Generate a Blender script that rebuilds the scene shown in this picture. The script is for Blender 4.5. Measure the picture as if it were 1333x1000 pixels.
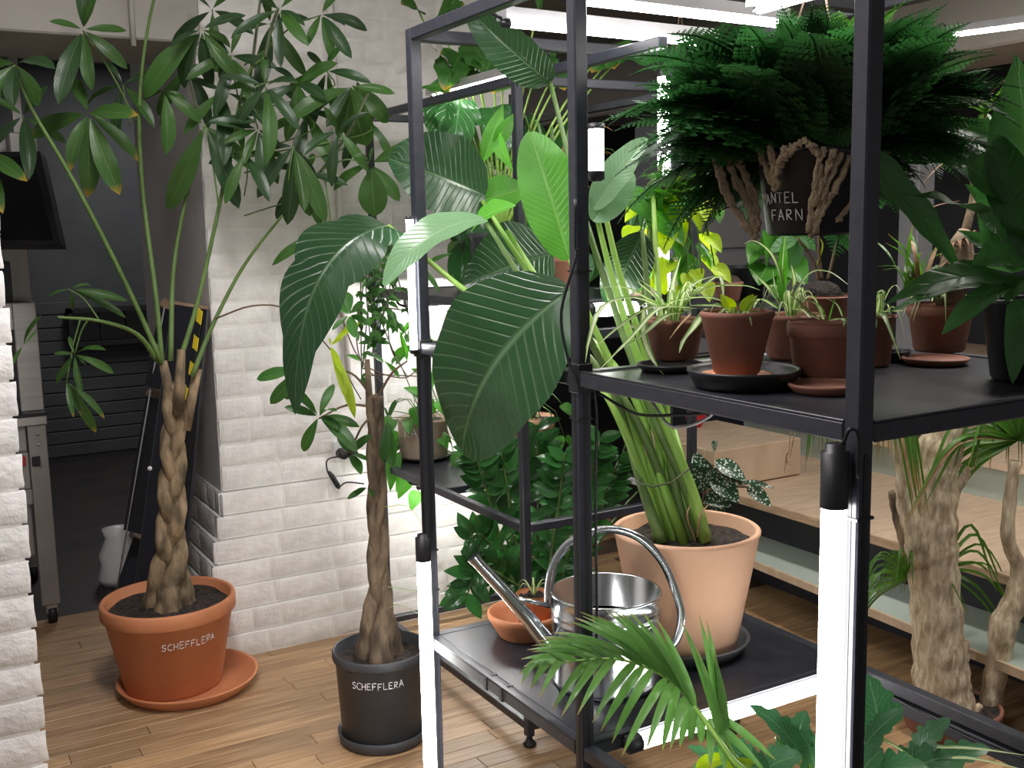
import bpy, bmesh, math, random
from mathutils import Vector, Matrix
random.seed(7)
R = math.radians
for o in list(bpy.data.objects): bpy.data.objects.remove(o)
scene = bpy.context.scene
COL = scene.collection

# ------------------------------------------------------------------ camera, light, exposure
F = 1400.0; EYE = 1.45
YAW, PITCH, ROLL = R(30), R(8.2), R(1.2)
_fl = Vector((math.sin(YAW), math.cos(YAW), 0)); _r0 = Vector((math.cos(YAW), -math.sin(YAW), 0)); _z = Vector((0, 0, 1))
FWD = _fl * math.cos(PITCH) - _z * math.sin(PITCH)
_u0 = _fl * math.sin(PITCH) + _z * math.cos(PITCH)
RT = _r0 * math.cos(ROLL) - _u0 * math.sin(ROLL)
UP = _u0 * math.cos(ROLL) + _r0 * math.sin(ROLL)
CAM = Vector((0, 0, EYE))
cam = bpy.data.cameras.new('camera'); camo = bpy.data.objects.new('camera', cam); COL.objects.link(camo)
m = Matrix.Identity(4)
for i in range(3):
    m[i][0] = RT[i]; m[i][1] = UP[i]; m[i][2] = -FWD[i]; m[i][3] = CAM[i]
camo.matrix_world = m
cam.sensor_width = 36; cam.lens = 36 * F / 1333; cam.clip_start = 0.02
scene.camera = camo
vs = scene.view_settings
vs.view_transform = 'Standard'; vs.look = 'None'; vs.gamma = 1; vs.use_curve_mapping = False
vs.exposure = 0.0
world = bpy.data.worlds.new('World'); scene.world = world; world.use_nodes = True
bg = world.node_tree.nodes['Background']; bg.inputs[0].default_value = (0.95, 0.95, 1.0, 1); bg.inputs[1].default_value = 0.18
def area(name, loc, rot, sx, sy, power, col=(1, 1, 1)):
    l = bpy.data.lights.new(name, 'AREA'); l.shape = 'RECTANGLE'; l.size = sx; l.size_y = sy; l.energy = power; l.color = col
    o = bpy.data.objects.new(name, l); COL.objects.link(o); o.location = loc; o.rotation_euler = rot
    return o
# ceiling lamp over the aisle, then added fill lights that stand for no fitting
area('ceiling_lamp_aisle', (0.55, 1.95, 2.53), (0, 0, 0), 0.25, 1.2, 36, (1.0, 0.95, 0.97))
area('fill_light_entrance', (-0.4, 1.3, 2.53), (0, 0, 0), 0.25, 1.2, 14, (1.0, 0.96, 0.95))  # added unseen fill light from the camera side
area('fill_light_steps', (2.6, 1.5, 2.53), (0, 0, 0), 0.25, 1.2, 44, (1.0, 0.95, 0.9))  # added fill light, placed to brighten the staghorn fern and dracaena trunk
area('fill_light_back_room', (1.5, 6.3, 2.53), (0, 0, 0), 0.25, 1.2, 20, (1.0, 0.97, 0.95))  # added fill light that lifts the back room out of black
TUBE_POWER = 22.0

# ------------------------------------------------------------------ picture-plane measuring helpers (points in the room)
def ray(x, y): return RT * ((x - 666.5) / F) + UP * ((500 - y) / F) + FWD
def at(x, y, h):            # point seen at pixel, h metres ahead of the photographer (level distance)
    r = ray(x, y); return CAM + r * (h / r.dot(_fl))
def onz(x, y, z):
    r = ray(x, y); return CAM + r * ((z - EYE) / r.z)
def ony(x, y, Y):
    r = ray(x, y); return CAM + r * (Y / r.y)
def onx(x, y, X):
    r = ray(x, y); return CAM + r * (X / r.x)
def hof(p): return Vector(p).dot(_fl)
def away(p):
    d = Vector((p[0], p[1], 0)); return d.normalized()
def mpp(p): return (Vector(p) - CAM).dot(FWD) / F       # metres per pixel

# ------------------------------------------------------------------ materials
MATS = {}
def newmat(name):
    mt = bpy.data.materials.new(name); mt.use_nodes = True; MATS[name] = mt
    nt = mt.node_tree; b = nt.nodes['Principled BSDF']; return mt, nt, b
def N(nt, t, **kw):
    n = nt.nodes.new(t)
    for k, v in kw.items(): setattr(n, k, v)
    return n
def c4(c): return (c[0], c[1], c[2], 1)
def noise_mat(name, c1, c2, scale=8, rough=.6, bump=0.0, metal=0, detail=4, stretch=None, rmix=0.0, bscale=None, spec=0.5):
    mt, nt, b = newmat(name)
    tc = N(nt, 'ShaderNodeTexCoord'); src = tc.outputs['Object']
    if stretch:
        mp = N(nt, 'ShaderNodeMapping'); mp.inputs['Scale'].default_value = stretch; nt.links.new(src, mp.inputs[0]); src = mp.outputs[0]
    nz = N(nt, 'ShaderNodeTexNoise'); nz.inputs['Scale'].default_value = scale; nz.inputs['Detail'].default_value = detail; nt.links.new(src, nz.inputs['Vector'])
    rp = N(nt, 'ShaderNodeValToRGB'); rp.color_ramp.elements[0].color = c4(c1); rp.color_ramp.elements[1].color = c4(c2)
    rp.color_ramp.elements[0].position = .35; rp.color_ramp.elements[1].position = .68
    nt.links.new(nz.outputs[0], rp.inputs[0]); last = rp.outputs[0]
    if rmix:
        oi = N(nt, 'ShaderNodeObjectInfo'); hs = N(nt, 'ShaderNodeHueSaturation')
        mr = N(nt, 'ShaderNodeMapRange'); mr.inputs[3].default_value = 1 - rmix; mr.inputs[4].default_value = 1 + rmix
        nt.links.new(oi.outputs['Random'], mr.inputs[0]); nt.links.new(mr.outputs[0], hs.inputs['Value']); nt.links.new(last, hs.inputs['Color']); last = hs.outputs[0]
    nt.links.new(last, b.inputs['Base Color'])
    b.inputs['Roughness'].default_value = rough; b.inputs['Metallic'].default_value = metal; b.inputs['Specular IOR Level'].default_value = spec
    if bump:
        n2 = N(nt, 'ShaderNodeTexNoise'); n2.inputs['Scale'].default_value = bscale or scale * 4; n2.inputs['Detail'].default_value = 6; nt.links.new(src, n2.inputs['Vector'])
        bp = N(nt, 'ShaderNodeBump'); bp.inputs['Strength'].default_value = bump; bp.inputs['Distance'].default_value = .01
        nt.links.new(n2.outputs[0], bp.inputs['Height']); nt.links.new(bp.outputs[0], b.inputs['Normal'])
    return mt
def emit_mat(name, col, s):
    mt, nt, b = newmat(name); b.inputs['Base Color'].default_value = (1, 1, 1, 1)
    b.inputs['Emission Color'].default_value = c4(col); b.inputs['Emission Strength'].default_value = s
    return mt
def leaf_mat(name, col, vein, veinw=.35, nv=10, slope=.8, rough=.38, trans=.3, var=.12, tip=None, stripe=None, spots=None, back=None):
    mt, nt, b = newmat(name); L = nt.links.new
    uv = N(nt, 'ShaderNodeUVMap'); sx = N(nt, 'ShaderNodeSeparateXYZ'); L(uv.outputs[0], sx.inputs[0])
    def math_(op, a, bb=None, clamp=False):
        n = N(nt, 'ShaderNodeMath', operation=op); n.use_clamp = clamp
        for i, q in enumerate((a, bb)):
            if q is None: continue
            if isinstance(q, (int, float)): n.inputs[i].default_value = q
            else: L(q, n.inputs[i])
        return n.outputs[0]
    def mix(fac, a, bcol):
        n = N(nt, 'ShaderNodeMix', data_type='RGBA')
        if isinstance(fac, (int, float)): n.inputs[0].default_value = fac
        else: L(fac, n.inputs[0])
        for i, q in ((6, a), (7, bcol)):
            if isinstance(q, tuple): n.inputs[i].default_value = c4(q)
            else: L(q, n.inputs[i])
        return n.outputs[2]
    mid = math_('ABSOLUTE', math_('SUBTRACT', sx.outputs[0], .5))
    rib = math_('SUBTRACT', 1.0, math_('DIVIDE', mid, .035), True)
    ph = math_('FRACT', math_('SUBTRACT', math_('MULTIPLY', sx.outputs[1], float(nv)), math_('MULTIPLY', mid, slope * nv)))
    lat = math_('SUBTRACT', 1.0, math_('DIVIDE', math_('ABSOLUTE', math_('SUBTRACT', ph, .5)), .13), True)
    vm = math_('MAXIMUM', rib, math_('MULTIPLY', lat, .55))
    tc = N(nt, 'ShaderNodeTexCoord'); nz = N(nt, 'ShaderNodeTexNoise'); nz.inputs['Scale'].default_value = 9; L(tc.outputs['Object'], nz.inputs['Vector'])
    col2 = tuple(q * .72 for q in col)
    base = mix(nz.outputs[0], col2, col)
    if stripe:
        sm = math_('SUBTRACT', 1.0, math_('DIVIDE', mid, .30), True); sm = math_('MULTIPLY', sm, 3.0, True)
        base = mix(sm, base, stripe)
    if spots:
        vo = N(nt, 'ShaderNodeTexVoronoi'); vo.inputs['Scale'].default_value = 130; L(tc.outputs['Object'], vo.inputs['Vector'])
        base = mix(math_('LESS_THAN', vo.outputs['Distance'], .36), base, spots)
    base = mix(math_('MULTIPLY', vm, veinw), base, vein)
    if tip:
        tm = math_('MULTIPLY', math_('SUBTRACT', sx.outputs[1], .86), 7.0, True)
        base = mix(tm, base, tip)
    oi = N(nt, 'ShaderNodeObjectInfo'); hs = N(nt, 'ShaderNodeHueSaturation'); mr = N(nt, 'ShaderNodeMapRange')
    mr.inputs[3].default_value = 1 - var * 1.6; mr.inputs[4].default_value = 1 + var * 1.6
    L(oi.outputs['Random'], mr.inputs[0]); L(mr.outputs[0], hs.inputs['Value']); L(base, hs.inputs['Color']); base = hs.outputs[0]
    if back:
        ge = N(nt, 'ShaderNodeNewGeometry'); base = mix(ge.outputs['Backfacing'], base, back)
    L(base, b.inputs['Base Color']); b.inputs['Roughness'].default_value = rough
    bp = N(nt, 'ShaderNodeBump'); bp.inputs['Strength'].default_value = .5; bp.inputs['Distance'].default_value = .004; bp.invert = True
    L(vm, bp.inputs['Height']); L(bp.outputs[0], b.inputs['Normal'])
    tr = N(nt, 'ShaderNodeBsdfTranslucent'); br = N(nt, 'ShaderNodeHueSaturation'); br.inputs['Saturation'].default_value = 1.1; br.inputs['Value'].default_value = 1.9
    L(base, br.inputs['Color']); L(br.outputs[0], tr.inputs[0])
    ms = N(nt, 'ShaderNodeMixShader'); ms.inputs[0].default_value = trans
    L(b.outputs[0], ms.inputs[1]); L(tr.outputs[0], ms.inputs[2])
    L(ms.outputs[0], nt.nodes['Material Output'].inputs[0])
    return mt
noise_mat('white_brick', (.74, .72, .69), (.86, .84, .81), 14, .62, .55, rmix=.05, bscale=38)
noise_mat('white_mortar', (.74, .72, .68), (.84, .82, .78), 10, .7, .3, bscale=60)
noise_mat('plaster', (.60, .58, .56), (.67, .65, .63), 5, .7, .15)
noise_mat('cream_ceiling', (.40, .375, .335), (.45, .42, .38), 3, .8, .05)
noise_mat('plank', (.27, .155, .075), (.50, .325, .175), 3.2, .42, .12, stretch=(1.2, 22, 1), rmix=.22, bscale=14)
noise_mat('plank_gap', (.05, .03, .02), (.08, .05, .03), 6, .7)
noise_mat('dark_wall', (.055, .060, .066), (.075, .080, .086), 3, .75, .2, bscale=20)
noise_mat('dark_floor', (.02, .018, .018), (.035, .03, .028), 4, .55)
noise_mat('black_steel', (.024, .026, .036), (.034, .036, .048), 40, .38, .04, bscale=300)
noise_mat('black_shelf', (.016, .017, .022), (.027, .028, .036), 14, .30, .03, bscale=200)
noise_mat('black_plastic', (.010, .010, .012), (.017, .017, .02), 10, .45)
noise_mat('anthracite_plastic', (.045, .047, .052), (.06, .062, .068), 12, .5, .05)
noise_mat('terracotta', (.48, .175, .075), (.60, .24, .11), 6, .62, .08, bscale=90)
noise_mat('terracotta_shaded', (.22, .09, .058), (.31, .13, .085), 7, .7, .1, bscale=90)  # terracotta with the shadow on the mid shelf pots put into its colour
noise_mat('terracotta_pale', (.70, .40, .25), (.78, .48, .32), 5, .65, .08, bscale=90)
noise_mat('beige_clay', (.50, .38, .29), (.58, .45, .35), 5, .7, .08)
noise_mat('soil', (.008, .006, .005), (.06, .042, .032), 60, .9, 1.0, bscale=120)
noise_mat('bark_tan', (.075, .055, .03), (.36, .255, .15), 30, .8, .8, stretch=(1, 1, .35), bscale=50)
noise_mat('bark_grey', (.07, .05, .033), (.28, .20, .13), 34, .85, .9, stretch=(1, 1, .3), bscale=50)
noise_mat('bark_pale', (.40, .30, .19), (.82, .69, .50), 60, .85, .8, stretch=(1, 1, .30), bscale=90)
noise_mat('green_stem', (.085, .15, .035), (.13, .22, .06), 14, .5)
noise_mat('dark_stem', (.05, .07, .03), (.09, .11, .045), 14, .55)
noise_mat('pale_stem', (.20, .40, .06), (.36, .56, .12), 9, .4, stretch=(1, 1, .1))
noise_mat('brown_stem', (.10, .06, .035), (.17, .11, .06), 14, .7)
noise_mat('jute', (.33, .245, .15), (.52, .41, .27), 70, .9, .6, bscale=160)
noise_mat('chalk', (.75, .75, .73), (.9, .9, .88), 120, .9)
noise_mat('galvanised', (.62, .66, .69), (.80, .83, .86), 9, .22, .03, metal=1, bscale=14)
noise_mat('stainless', (.42, .40, .37), (.52, .50, .47), 4, .42, 0, metal=.55, stretch=(1, 1, 12))
noise_mat('steel_panel', (.30, .285, .265), (.37, .35, .325), 4, .45, 0, metal=.3)
noise_mat('plywood', (.52, .385, .265), (.64, .49, .35), 3, .6, .04, stretch=(3, 14, 1))
noise_mat('plywood_edge', (.34, .22, .13), (.55, .40, .26), 40, .65, stretch=(.3, .3, 6))
noise_mat('mint_board', (.40, .475, .42), (.45, .52, .465), 3, .5)
noise_mat('grey_board', (.20, .205, .225), (.23, .235, .255), 3, .6)
noise_mat('navy_board', (.014, .015, .022), (.022, .023, .032), 5, .5)
noise_mat('yellow_tape', (.80, .62, .02), (.86, .70, .04), 5, .5)
noise_mat('wood_edge', (.42, .28, .17), (.55, .39, .25), 8, .6, stretch=(1, 1, 8))
noise_mat('screen', (.006, .007, .009), (.010, .011, .014), 3, .12)
noise_mat('white_plastic', (.72, .72, .72), (.80, .80, .80), 5, .4)
noise_mat('aluminium', (.60, .60, .62), (.70, .70, .72), 8, .35, 0, metal=.8)
noise_mat('red_plastic', (.45, .02, .03), (.55, .03, .04), 8, .4)
noise_mat('grey_cable', (.35, .35, .36), (.42, .42, .43), 8, .4)
noise_mat('dry_leaf', (.30, .16, .08), (.48, .30, .17), 20, .8)
emit_mat('led', (1.0, .985, .96), TUBE_POWER)
emit_mat('led_strong', (1.0, .985, .96), TUBE_POWER * 7.0)
leaf_mat('lf_pachira', (.052, .135, .026), (.20, .36, .11), .45, 11, .9, .36, .30)
leaf_mat('lf_pachira_tip', (.058, .145, .03), (.20, .36, .11), .45, 11, .9, .36, .30, tip=(.42, .26, .03))
leaf_mat('lf_pachira_dark', (.026, .072, .022), (.20, .28, .16), .5, 11, .9, .33, .22)
leaf_mat('lf_schefflera', (.042, .135, .024), (.15, .30, .08), .3, 8, .8, .36, .28)
leaf_mat('lf_strelitzia', (.026, .078, .028), (.17, .28, .14), .42, 17, .35, .28, .16)
leaf_mat('lf_strelitzia_bright', (.13, .42, .055), (.38, .66, .20), .5, 20, .35, .34, .45)
leaf_mat('lf_strelitzia_grey', (.16, .30, .15), (.34, .50, .28), .35, 18, .35, .28, .22)
leaf_mat('lf_fern', (.040, .135, .038), (.08, .22, .07), .2, 4, .5, .40, .38, var=.3)
leaf_mat('lf_fern_bright', (.09, .30, .03), (.2, .45, .08), .2, 4, .5, .45, .40, var=.2)
leaf_mat('lf_lime', (.40, .55, .03), (.62, .72, .12), .4, 8, .8, .4, .5)
leaf_mat('lf_spider', (.14, .30, .05), (.5, .6, .3), .1, 2, .1, .4, .35, stripe=(.62, .68, .40))
leaf_mat('lf_dracaena', (.085, .22, .03), (.30, .40, .10), .25, 2, .1, .4, .35, tip=(.32, .20, .07))
leaf_mat('lf_zz', (.034, .135, .032), (.08, .22, .06), .3, 7, .9, .22, .22, var=.25)
leaf_mat('lf_pothos', (.07, .25, .03), (.22, .44, .12), .35, 8, .9, .34, .34, var=.2)
leaf_mat('lf_begonia', (.022, .075, .030), (.04, .10, .04), .2, 7, .9, .35, .2, spots=(.60, .68, .60), back=(.20, .03, .03))
leaf_mat('lf_platy', (.075, .215, .060), (.10, .26, .08), .2, 5, .3, .45, .28)
leaf_mat('lf_philo', (.055, .18, .075), (.24, .44, .20), .5, 9, .7, .33, .25)
leaf_mat('lf_palm', (.12, .27, .065), (.26, .44, .16), .3, 2, .1, .38, .35, tip=(.30, .22, .08))
leaf_mat('lf_monstera', (.05, .165, .03), (.14, .3, .08), .4, 7, .9, .35, .33, tip=(.45, .25, .03))
leaf_mat('lf_pale', (.52, .50, .46), (.60, .58, .52), .4, 7, .9, .5, .3)
leaf_mat('lf_vine', (.055, .165, .035), (.12, .28, .07), .25, 5, .9, .36, .3, var=.25)
leaf_mat('lf_brom', (.10, .20, .05), (.3, .35, .1), .2, 2, .1, .4, .3, tip=(.45, .20, .05))

# ------------------------------------------------------------------ mesh collection helpers
class MB:
    def __init__(s): s.v = []; s.f = []; s.uv = []
    def add(s, vs_, fs, uvs=None):
        k = len(s.v); s.v += [Vector(q) for q in vs_]
        s.uv += uvs if uvs else [(.25, .3)] * len(vs_)
        s.f += [tuple(i + k for i in f) for f in fs]; return s
    def box(s, lo, hi, bev=0):
        (x0, y0, z0), (x1, y1, z1) = lo, hi
        if x0 > x1: x0, x1 = x1, x0
        if y0 > y1: y0, y1 = y1, y0
        if z0 > z1: z0, z1 = z1, z0
        bev = min(bev, (x1 - x0) * .45, (y1 - y0) * .45, (z1 - z0) * .45)
        if bev <= 0:
            v = [(x, y, z) for x in (x0, x1) for y in (y0, y1) for z in (z0, z1)]
            return s.add(v, [(0, 1, 3, 2), (4, 6, 7, 5), (0, 4, 5, 1), (2, 3, 7, 6), (0, 2, 6, 4), (1, 5, 7, 3)])
        bm = bmesh.new(); bmesh.ops.create_cube(bm, size=1)
        for q in bm.verts: q.co = Vector(((x0 + x1) / 2 + q.co.x * (x1 - x0), (y0 + y1) / 2 + q.co.y * (y1 - y0), (z0 + z1) / 2 + q.co.z * (z1 - z0)))
        bmesh.ops.bevel(bm, geom=bm.edges[:], offset=bev, segments=1, affect='EDGES')
        bm.verts.index_update()
        s.add([q.co.copy() for q in bm.verts], [tuple(q.index for q in f.verts) for f in bm.faces]); bm.free(); return s
    def obox(s, c, ax, ay, az, sx, sy, sz):
        c = Vector(c); v = []
        for i in (-.5, .5):
            for j in (-.5, .5):
                for k in (-.5, .5): v.append(c + ax * (i * sx) + ay * (j * sy) + az * (k * sz))
        return s.add(v, [(0, 1, 3, 2), (4, 6, 7, 5), (0, 4, 5, 1), (2, 3, 7, 6), (0, 2, 6, 4), (1, 5, 7, 3)])
    def tube(s, path, rad, n=8, cap=True, flat=1.0):
        P = [Vector(p) for p in path]; k = len(P)
        if not isinstance(rad, (list, tuple)): rad = [rad] * k
        t = (P[1] - P[0]).normalized(); a = t.orthogonal().normalized(); vs_ = []; uvs = []
        for i in range(k):
            t = (P[min(i + 1, k - 1)] - P[max(i - 1, 0)])
            t = t.normalized() if t.length > 1e-9 else Vector((0, 0, 1))
            a = (a - t * a.dot(t)); a = a.normalized() if a.length > 1e-6 else t.orthogonal().normalized(); b = t.cross(a)
            for j in range(n):
                q = 2 * math.pi * j / n; vs_.append(P[i] + (a * math.cos(q) + b * math.sin(q) * flat) * rad[i]); uvs.append((.25, i / (k - 1)))
        fs = [(i * n + j, i * n + (j + 1) % n, (i + 1) * n + (j + 1) % n, (i + 1) * n + j) for i in range(k - 1) for j in range(n)]
        if cap: fs += [tuple(reversed(range(n))), tuple(range((k - 1) * n, k * n))]
        return s.add(vs_, fs, uvs)
    def lathe(s, prof, c=(0, 0, 0), n=40, close=False, sx=1, sy=1):
        vs_ = []; fs = []; c = Vector(c); k = len(prof)
        for r, z in prof:
            for j in range(n):
                q = 2 * math.pi * j / n; vs_.append(c + Vector((r * math.cos(q) * sx, r * math.sin(q) * sy, z)))
        for i in range(k if close else k - 1):
            i2 = (i + 1) % k
            for j in range(n):
                fs.append((i * n + j, i * n + (j + 1) % n, i2 * n + (j + 1) % n, i2 * n + j))
        if not close:
            if prof[0][0] > 1e-6: fs.append(tuple(reversed(range(n))))
            if prof[-1][0] > 1e-6: fs.append(tuple(range((k - 1) * n, k * n)))
        return s.add(vs_, fs)
    def sheet(s, pts_u):        # strip from list of cross sections
        k = len(pts_u); n = len(pts_u[0]); vs_ = []; uvs = []
        for i, row in enumerate(pts_u):
            for j, p in enumerate(row): vs_.append(p); uvs.append((j / (n - 1), i / (k - 1)))
        fs = [(i * n + j, i * n + j + 1, (i + 1) * n + j + 1, (i + 1) * n + j) for i in range(k - 1) for j in range(n - 1)]
        return s.add(vs_, fs, uvs)

def root_loc(o):
    l = Vector((0, 0, 0))
    while o is not None: l += o.location; o = o.parent
    return l
def make_mesh(name, mb, mat, off=Vector((0, 0, 0)), smooth=True, uv=True):
    me = bpy.data.meshes.new(name); me.from_pydata([q - off for q in mb.v], [], mb.f)
    if uv and mb.f:
        ul = me.uv_layers.new(name='UVMap'); idx = [0] * len(me.loops); me.loops.foreach_get('vertex_index', idx)
        flat = []
        for i in idx: flat += mb.uv[i]
        ul.data.foreach_set('uv', flat)
    if smooth: me.shade_smooth()
    me.materials.append(MATS[mat]); me.update(); return me
def obj(name, mb, mat, parent=None, smooth=True, **props):
    off = root_loc(parent) if parent else Vector((0, 0, 0))
    if parent is None and 'origin' in props: off = Vector(props.pop('origin'))
    props.pop('origin', None)
    o = bpy.data.objects.new(name, make_mesh(name, mb, mat, off, smooth)); COL.objects.link(o)
    if parent: o.parent = parent
    else: o.location = off
    for k, q in props.items(): o[k] = q
    return o
def sharp(name, mb, mat, parent=None, **props): return obj(name, mb, mat, parent, False, **props)
def thing(name, label, cat, loc, group=None):
    o = bpy.data.objects.new(name, None); o.empty_display_size = .05; COL.objects.link(o); o.location = loc
    o['label'] = label; o['category'] = cat
    if group: o['group'] = group
    return o
def inst(name, me, mat4, parent):      # a piece that shares its mesh; mat4 in world
    o = bpy.data.objects.new(name, me); COL.objects.link(o); o.parent = parent
    o.matrix_local = Matrix.Translation(-root_loc(parent)) @ mat4; return o

# ------------------------------------------------------------------ leaves
def prof(kind, t):
    if kind == 'ovate': return math.sin(math.pi * min(1, t ** .72)) ** .85
    if kind == 'obovate': return (t ** .95) * ((1 - t) ** .72) * 1.93
    if kind == 'lance': return math.sin(math.pi * t ** .8) ** 1.0
    if kind == 'paddle': return max(0.0, math.sin(math.pi * (t * .985 + .008) ** .85)) ** .52
    if kind == 'cord': return (math.sin(math.pi * min(1, (t * .94 + .06) ** .55)) ** .8) * 1.0
    if kind == 'strap': return min(1, t * 14 + .45) * (1 - t ** 3.2) * .98 + .02
    if kind == 'lobed':
        b = math.sin(math.pi * (t * .97 + .03) ** .62) ** .7; return b * (.62 + .38 * abs(math.cos(t * math.pi * 4.5)))
    if kind == 'split':
        b = math.sin(math.pi * (t * .97 + .03) ** .6) ** .7; return b * (.72 + .28 * abs(math.cos(t * math.pi * 3.2)) ** .5)
    return 1
def leaf_rows(base, tip, w, up, sag=.08, kind='ovate', fold=.25, nl=9, nw=4, wave=0, bend=None, seed=0):
    base = Vector(base); tip = Vector(tip); ax = tip - base; L = max(ax.length, 1e-4); a = ax / L
    n = Vector(up) - a * Vector(up).dot(a)
    n = n.normalized() if n.length > 1e-4 else a.orthogonal().normalized()
    side = a.cross(n); rows = []
    for i in range(nl + 1):
        t = i / nl; hw = max(w * .5 * prof(kind, t), .0004)
        p = base + ax * t + n * (sag * L * 4 * t * (1 - t))
        if bend: p += Vector(bend) * (4 * t * (1 - t))
        row = []
        for j in range(nw + 1):
            q = j / nw * 2 - 1
            d = side * (q * hw) + n * (fold * abs(q) * hw)
            if wave: d += n * (math.sin(t * 17 + seed + q * 1.5) * wave * hw * abs(q))
            row.append(p + d)
        rows.append(row)
    return rows
def leaf(parent, mat, base, tip, w, up=None, name='leaf', **kw):
    if up is None: up = (CAM - Vector(base)).normalized() * .8 + Vector((0, 0, .7))
    mb = MB(); mb.sheet(leaf_rows(base, tip, w, up, **kw)); return obj(name, mb, mat, parent)
def curve(pts, n=14):       # Catmull-Rom
    P = [Vector(p) for p in pts]; P = [P[0] * 2 - P[1]] + P + [P[-1] * 2 - P[-2]]; out = []
    segs = len(P) - 3; per = max(2, n // segs)
    for i in range(segs):
        p0, p1, p2, p3 = P[i:i + 4]
        for k in range(per):
            t = k / per
            out.append(.5 * ((2 * p1) + (p2 - p0) * t + (2 * p0 - 5 * p1 + 4 * p2 - p3) * t * t + (3 * p1 - p0 - 3 * p2 + p3) * t ** 3))
    out.append(P[-2]); return out
def strap(mb, path, w, up, taper=1.0):      # long blade along a path, V-folded
    path = [Vector(p) for p in path]; k = len(path); rows = []; side0 = None
    for i, p in enumerate(path):
        t = (path[min(i + 1, k - 1)] - path[max(i - 1, 0)]).normalized(); s = t.cross(Vector(up))
        s = s.normalized() if s.length > .05 else (side0 or t.orthogonal().normalized())
        if side0 and s.dot(side0) < 0: s = -s
        side0 = s; nn = s.cross(t); q = i / (k - 1); hw = max(w * .5 * min(1, .55 + q * 3) * (1 - q ** 2.6 * .97), .0004)
        rows.append([p - s * hw + nn * hw * .35, p, p + s * hw + nn * hw * .35])
    mb.sheet(rows); return mb
def blade(parent, mat, path, w, up=(0, 0, 1), name='leaf'):
    return obj(name, strap(MB(), path, w, up), mat, parent)
def arch(base, d, L, rise, droop, n=9):     # arching blade path from base in horizontal direction d
    base = Vector(base); d = Vector(d).normalized(); out = []
    for i in range(n + 1):
        t = i / n; out.append(base + d * (L * (t - .15 * t * t)) + Vector((0, 0, rise * math.sin(min(1, t * 1.25) * math.pi / 2) - droop * t ** 2.3)))
    return out

# ------------------------------------------------------------------ pots and lettering
def pot_profile(rt, rb, h, rim, out, wall):
    if rim > 0:
        return [(0.001, 0), (rb, 0), (rb + .004, .004), (rt - out, h - rim), (rt - .002, h - rim + .003), (rt, h - rim + .007), (rt, h - .005), (rt - .004, h), (rt - wall + .003, h), (rt - wall, h - .004), (rb - wall + (rt - rb) * .6, h * .6), (0.001, h * .55)]
    return [(0.001, 0), (rb - .006, 0), (rb, .006), (rt - .003, h - .012), (rt, h - .008), (rt, h - .003), (rt - .004, h), (rt - wall + .002, h), (rt - wall, h - .004), (rb - wall + (rt - rb) * .6, h * .6), (0.001, h * .55)]
def pot(parent, c, rt, rb, h, mat, rim=0, out=.01, wall=.012, soil=.03, n=44, name='pot'):
    p = obj(name, MB().lathe(pot_profile(rt, rb, h, rim, out, wall), c, n), mat, parent)
    if soil:
        mb = MB(); zs = h - soil; rr = rb + (rt - rb) * (zs / h) - wall * .6; ring = 7; nn = 28; vs_ = [Vector(c) + Vector((0, 0, zs + .008))]; fs = []
        for i in range(1, ring + 1):
            for j in range(nn):
                q = 2 * math.pi * j / nn; r = rr * i / ring
                vs_.append(Vector(c) + Vector((r * math.cos(q), r * math.sin(q), zs + random.uniform(-.006, .006))))
        for j in range(nn): fs.append((0, 1 + j, 1 + (j + 1) % nn))
        for i in range(ring - 1):
            for j in range(nn): fs.append((1 + i * nn + j, 1 + (i + 1) * nn + j, 1 + (i + 1) * nn + (j + 1) % nn, 1 + i * nn + (j + 1) % nn))
        obj('soil', mb.add(vs_, fs), 'soil', parent)
    return p
def saucer(name, label, c, r, h, mat, group=None, wall=.008):
    pr = [(0.001, 0), (r * .84, 0), (r * .87, .003), (r, h - .004), (r, h), (r - wall, h), (r - wall - .004, h - .004), (r * .84, .009), (0.001, .009)]
    o = obj(name, MB().lathe(pr, c, 44), mat, None, origin=c); o['label'] = label; o['category'] = 'saucer'
    if group: o['group'] = group
    return o
STROKES = {
 'S': [[(.62, .9), (.4, 1), (.12, .88), (.1, .65), (.55, .45), (.62, .2), (.4, 0), (.05, .1)]],
 'C': [[(.65, .88), (.4, 1), (.1, .8), (.03, .45), (.15, .12), (.4, 0), (.65, .1)]],
 'H': [[(.05, 0), (.08, 1)], [(.6, 0), (.58, 1)], [(.06, .5), (.6, .52)]],
 'E': [[(.6, .98), (.08, 1), (.05, 0), (.62, .02)], [(.06, .52), (.48, .52)]],
 'F': [[(.62, .98), (.08, 1), (.06, 0)], [(0, .5), (.5, .54)]],
 'L': [[(.08, 1), (.06, 0), (.6, .02)]],
 'R': [[(.06, 0), (.08, 1), (.45, .97), (.58, .78), (.42, .55), (.08, .5), (.6, 0)]],
 'A': [[(0, 0), (.32, 1), (.64, 0)], [(.12, .36), (.53, .38)]],
 'M': [[(0, 0), (.1, 1), (.36, .4), (.62, 1), (.72, 0)]],
 'N': [[(.05, 0), (.06, 1), (.6, 0), (.6, 1)]],
 'T': [[(.0, 1), (.65, .98)], [(.33, 1), (.32, 0)]]}
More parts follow.
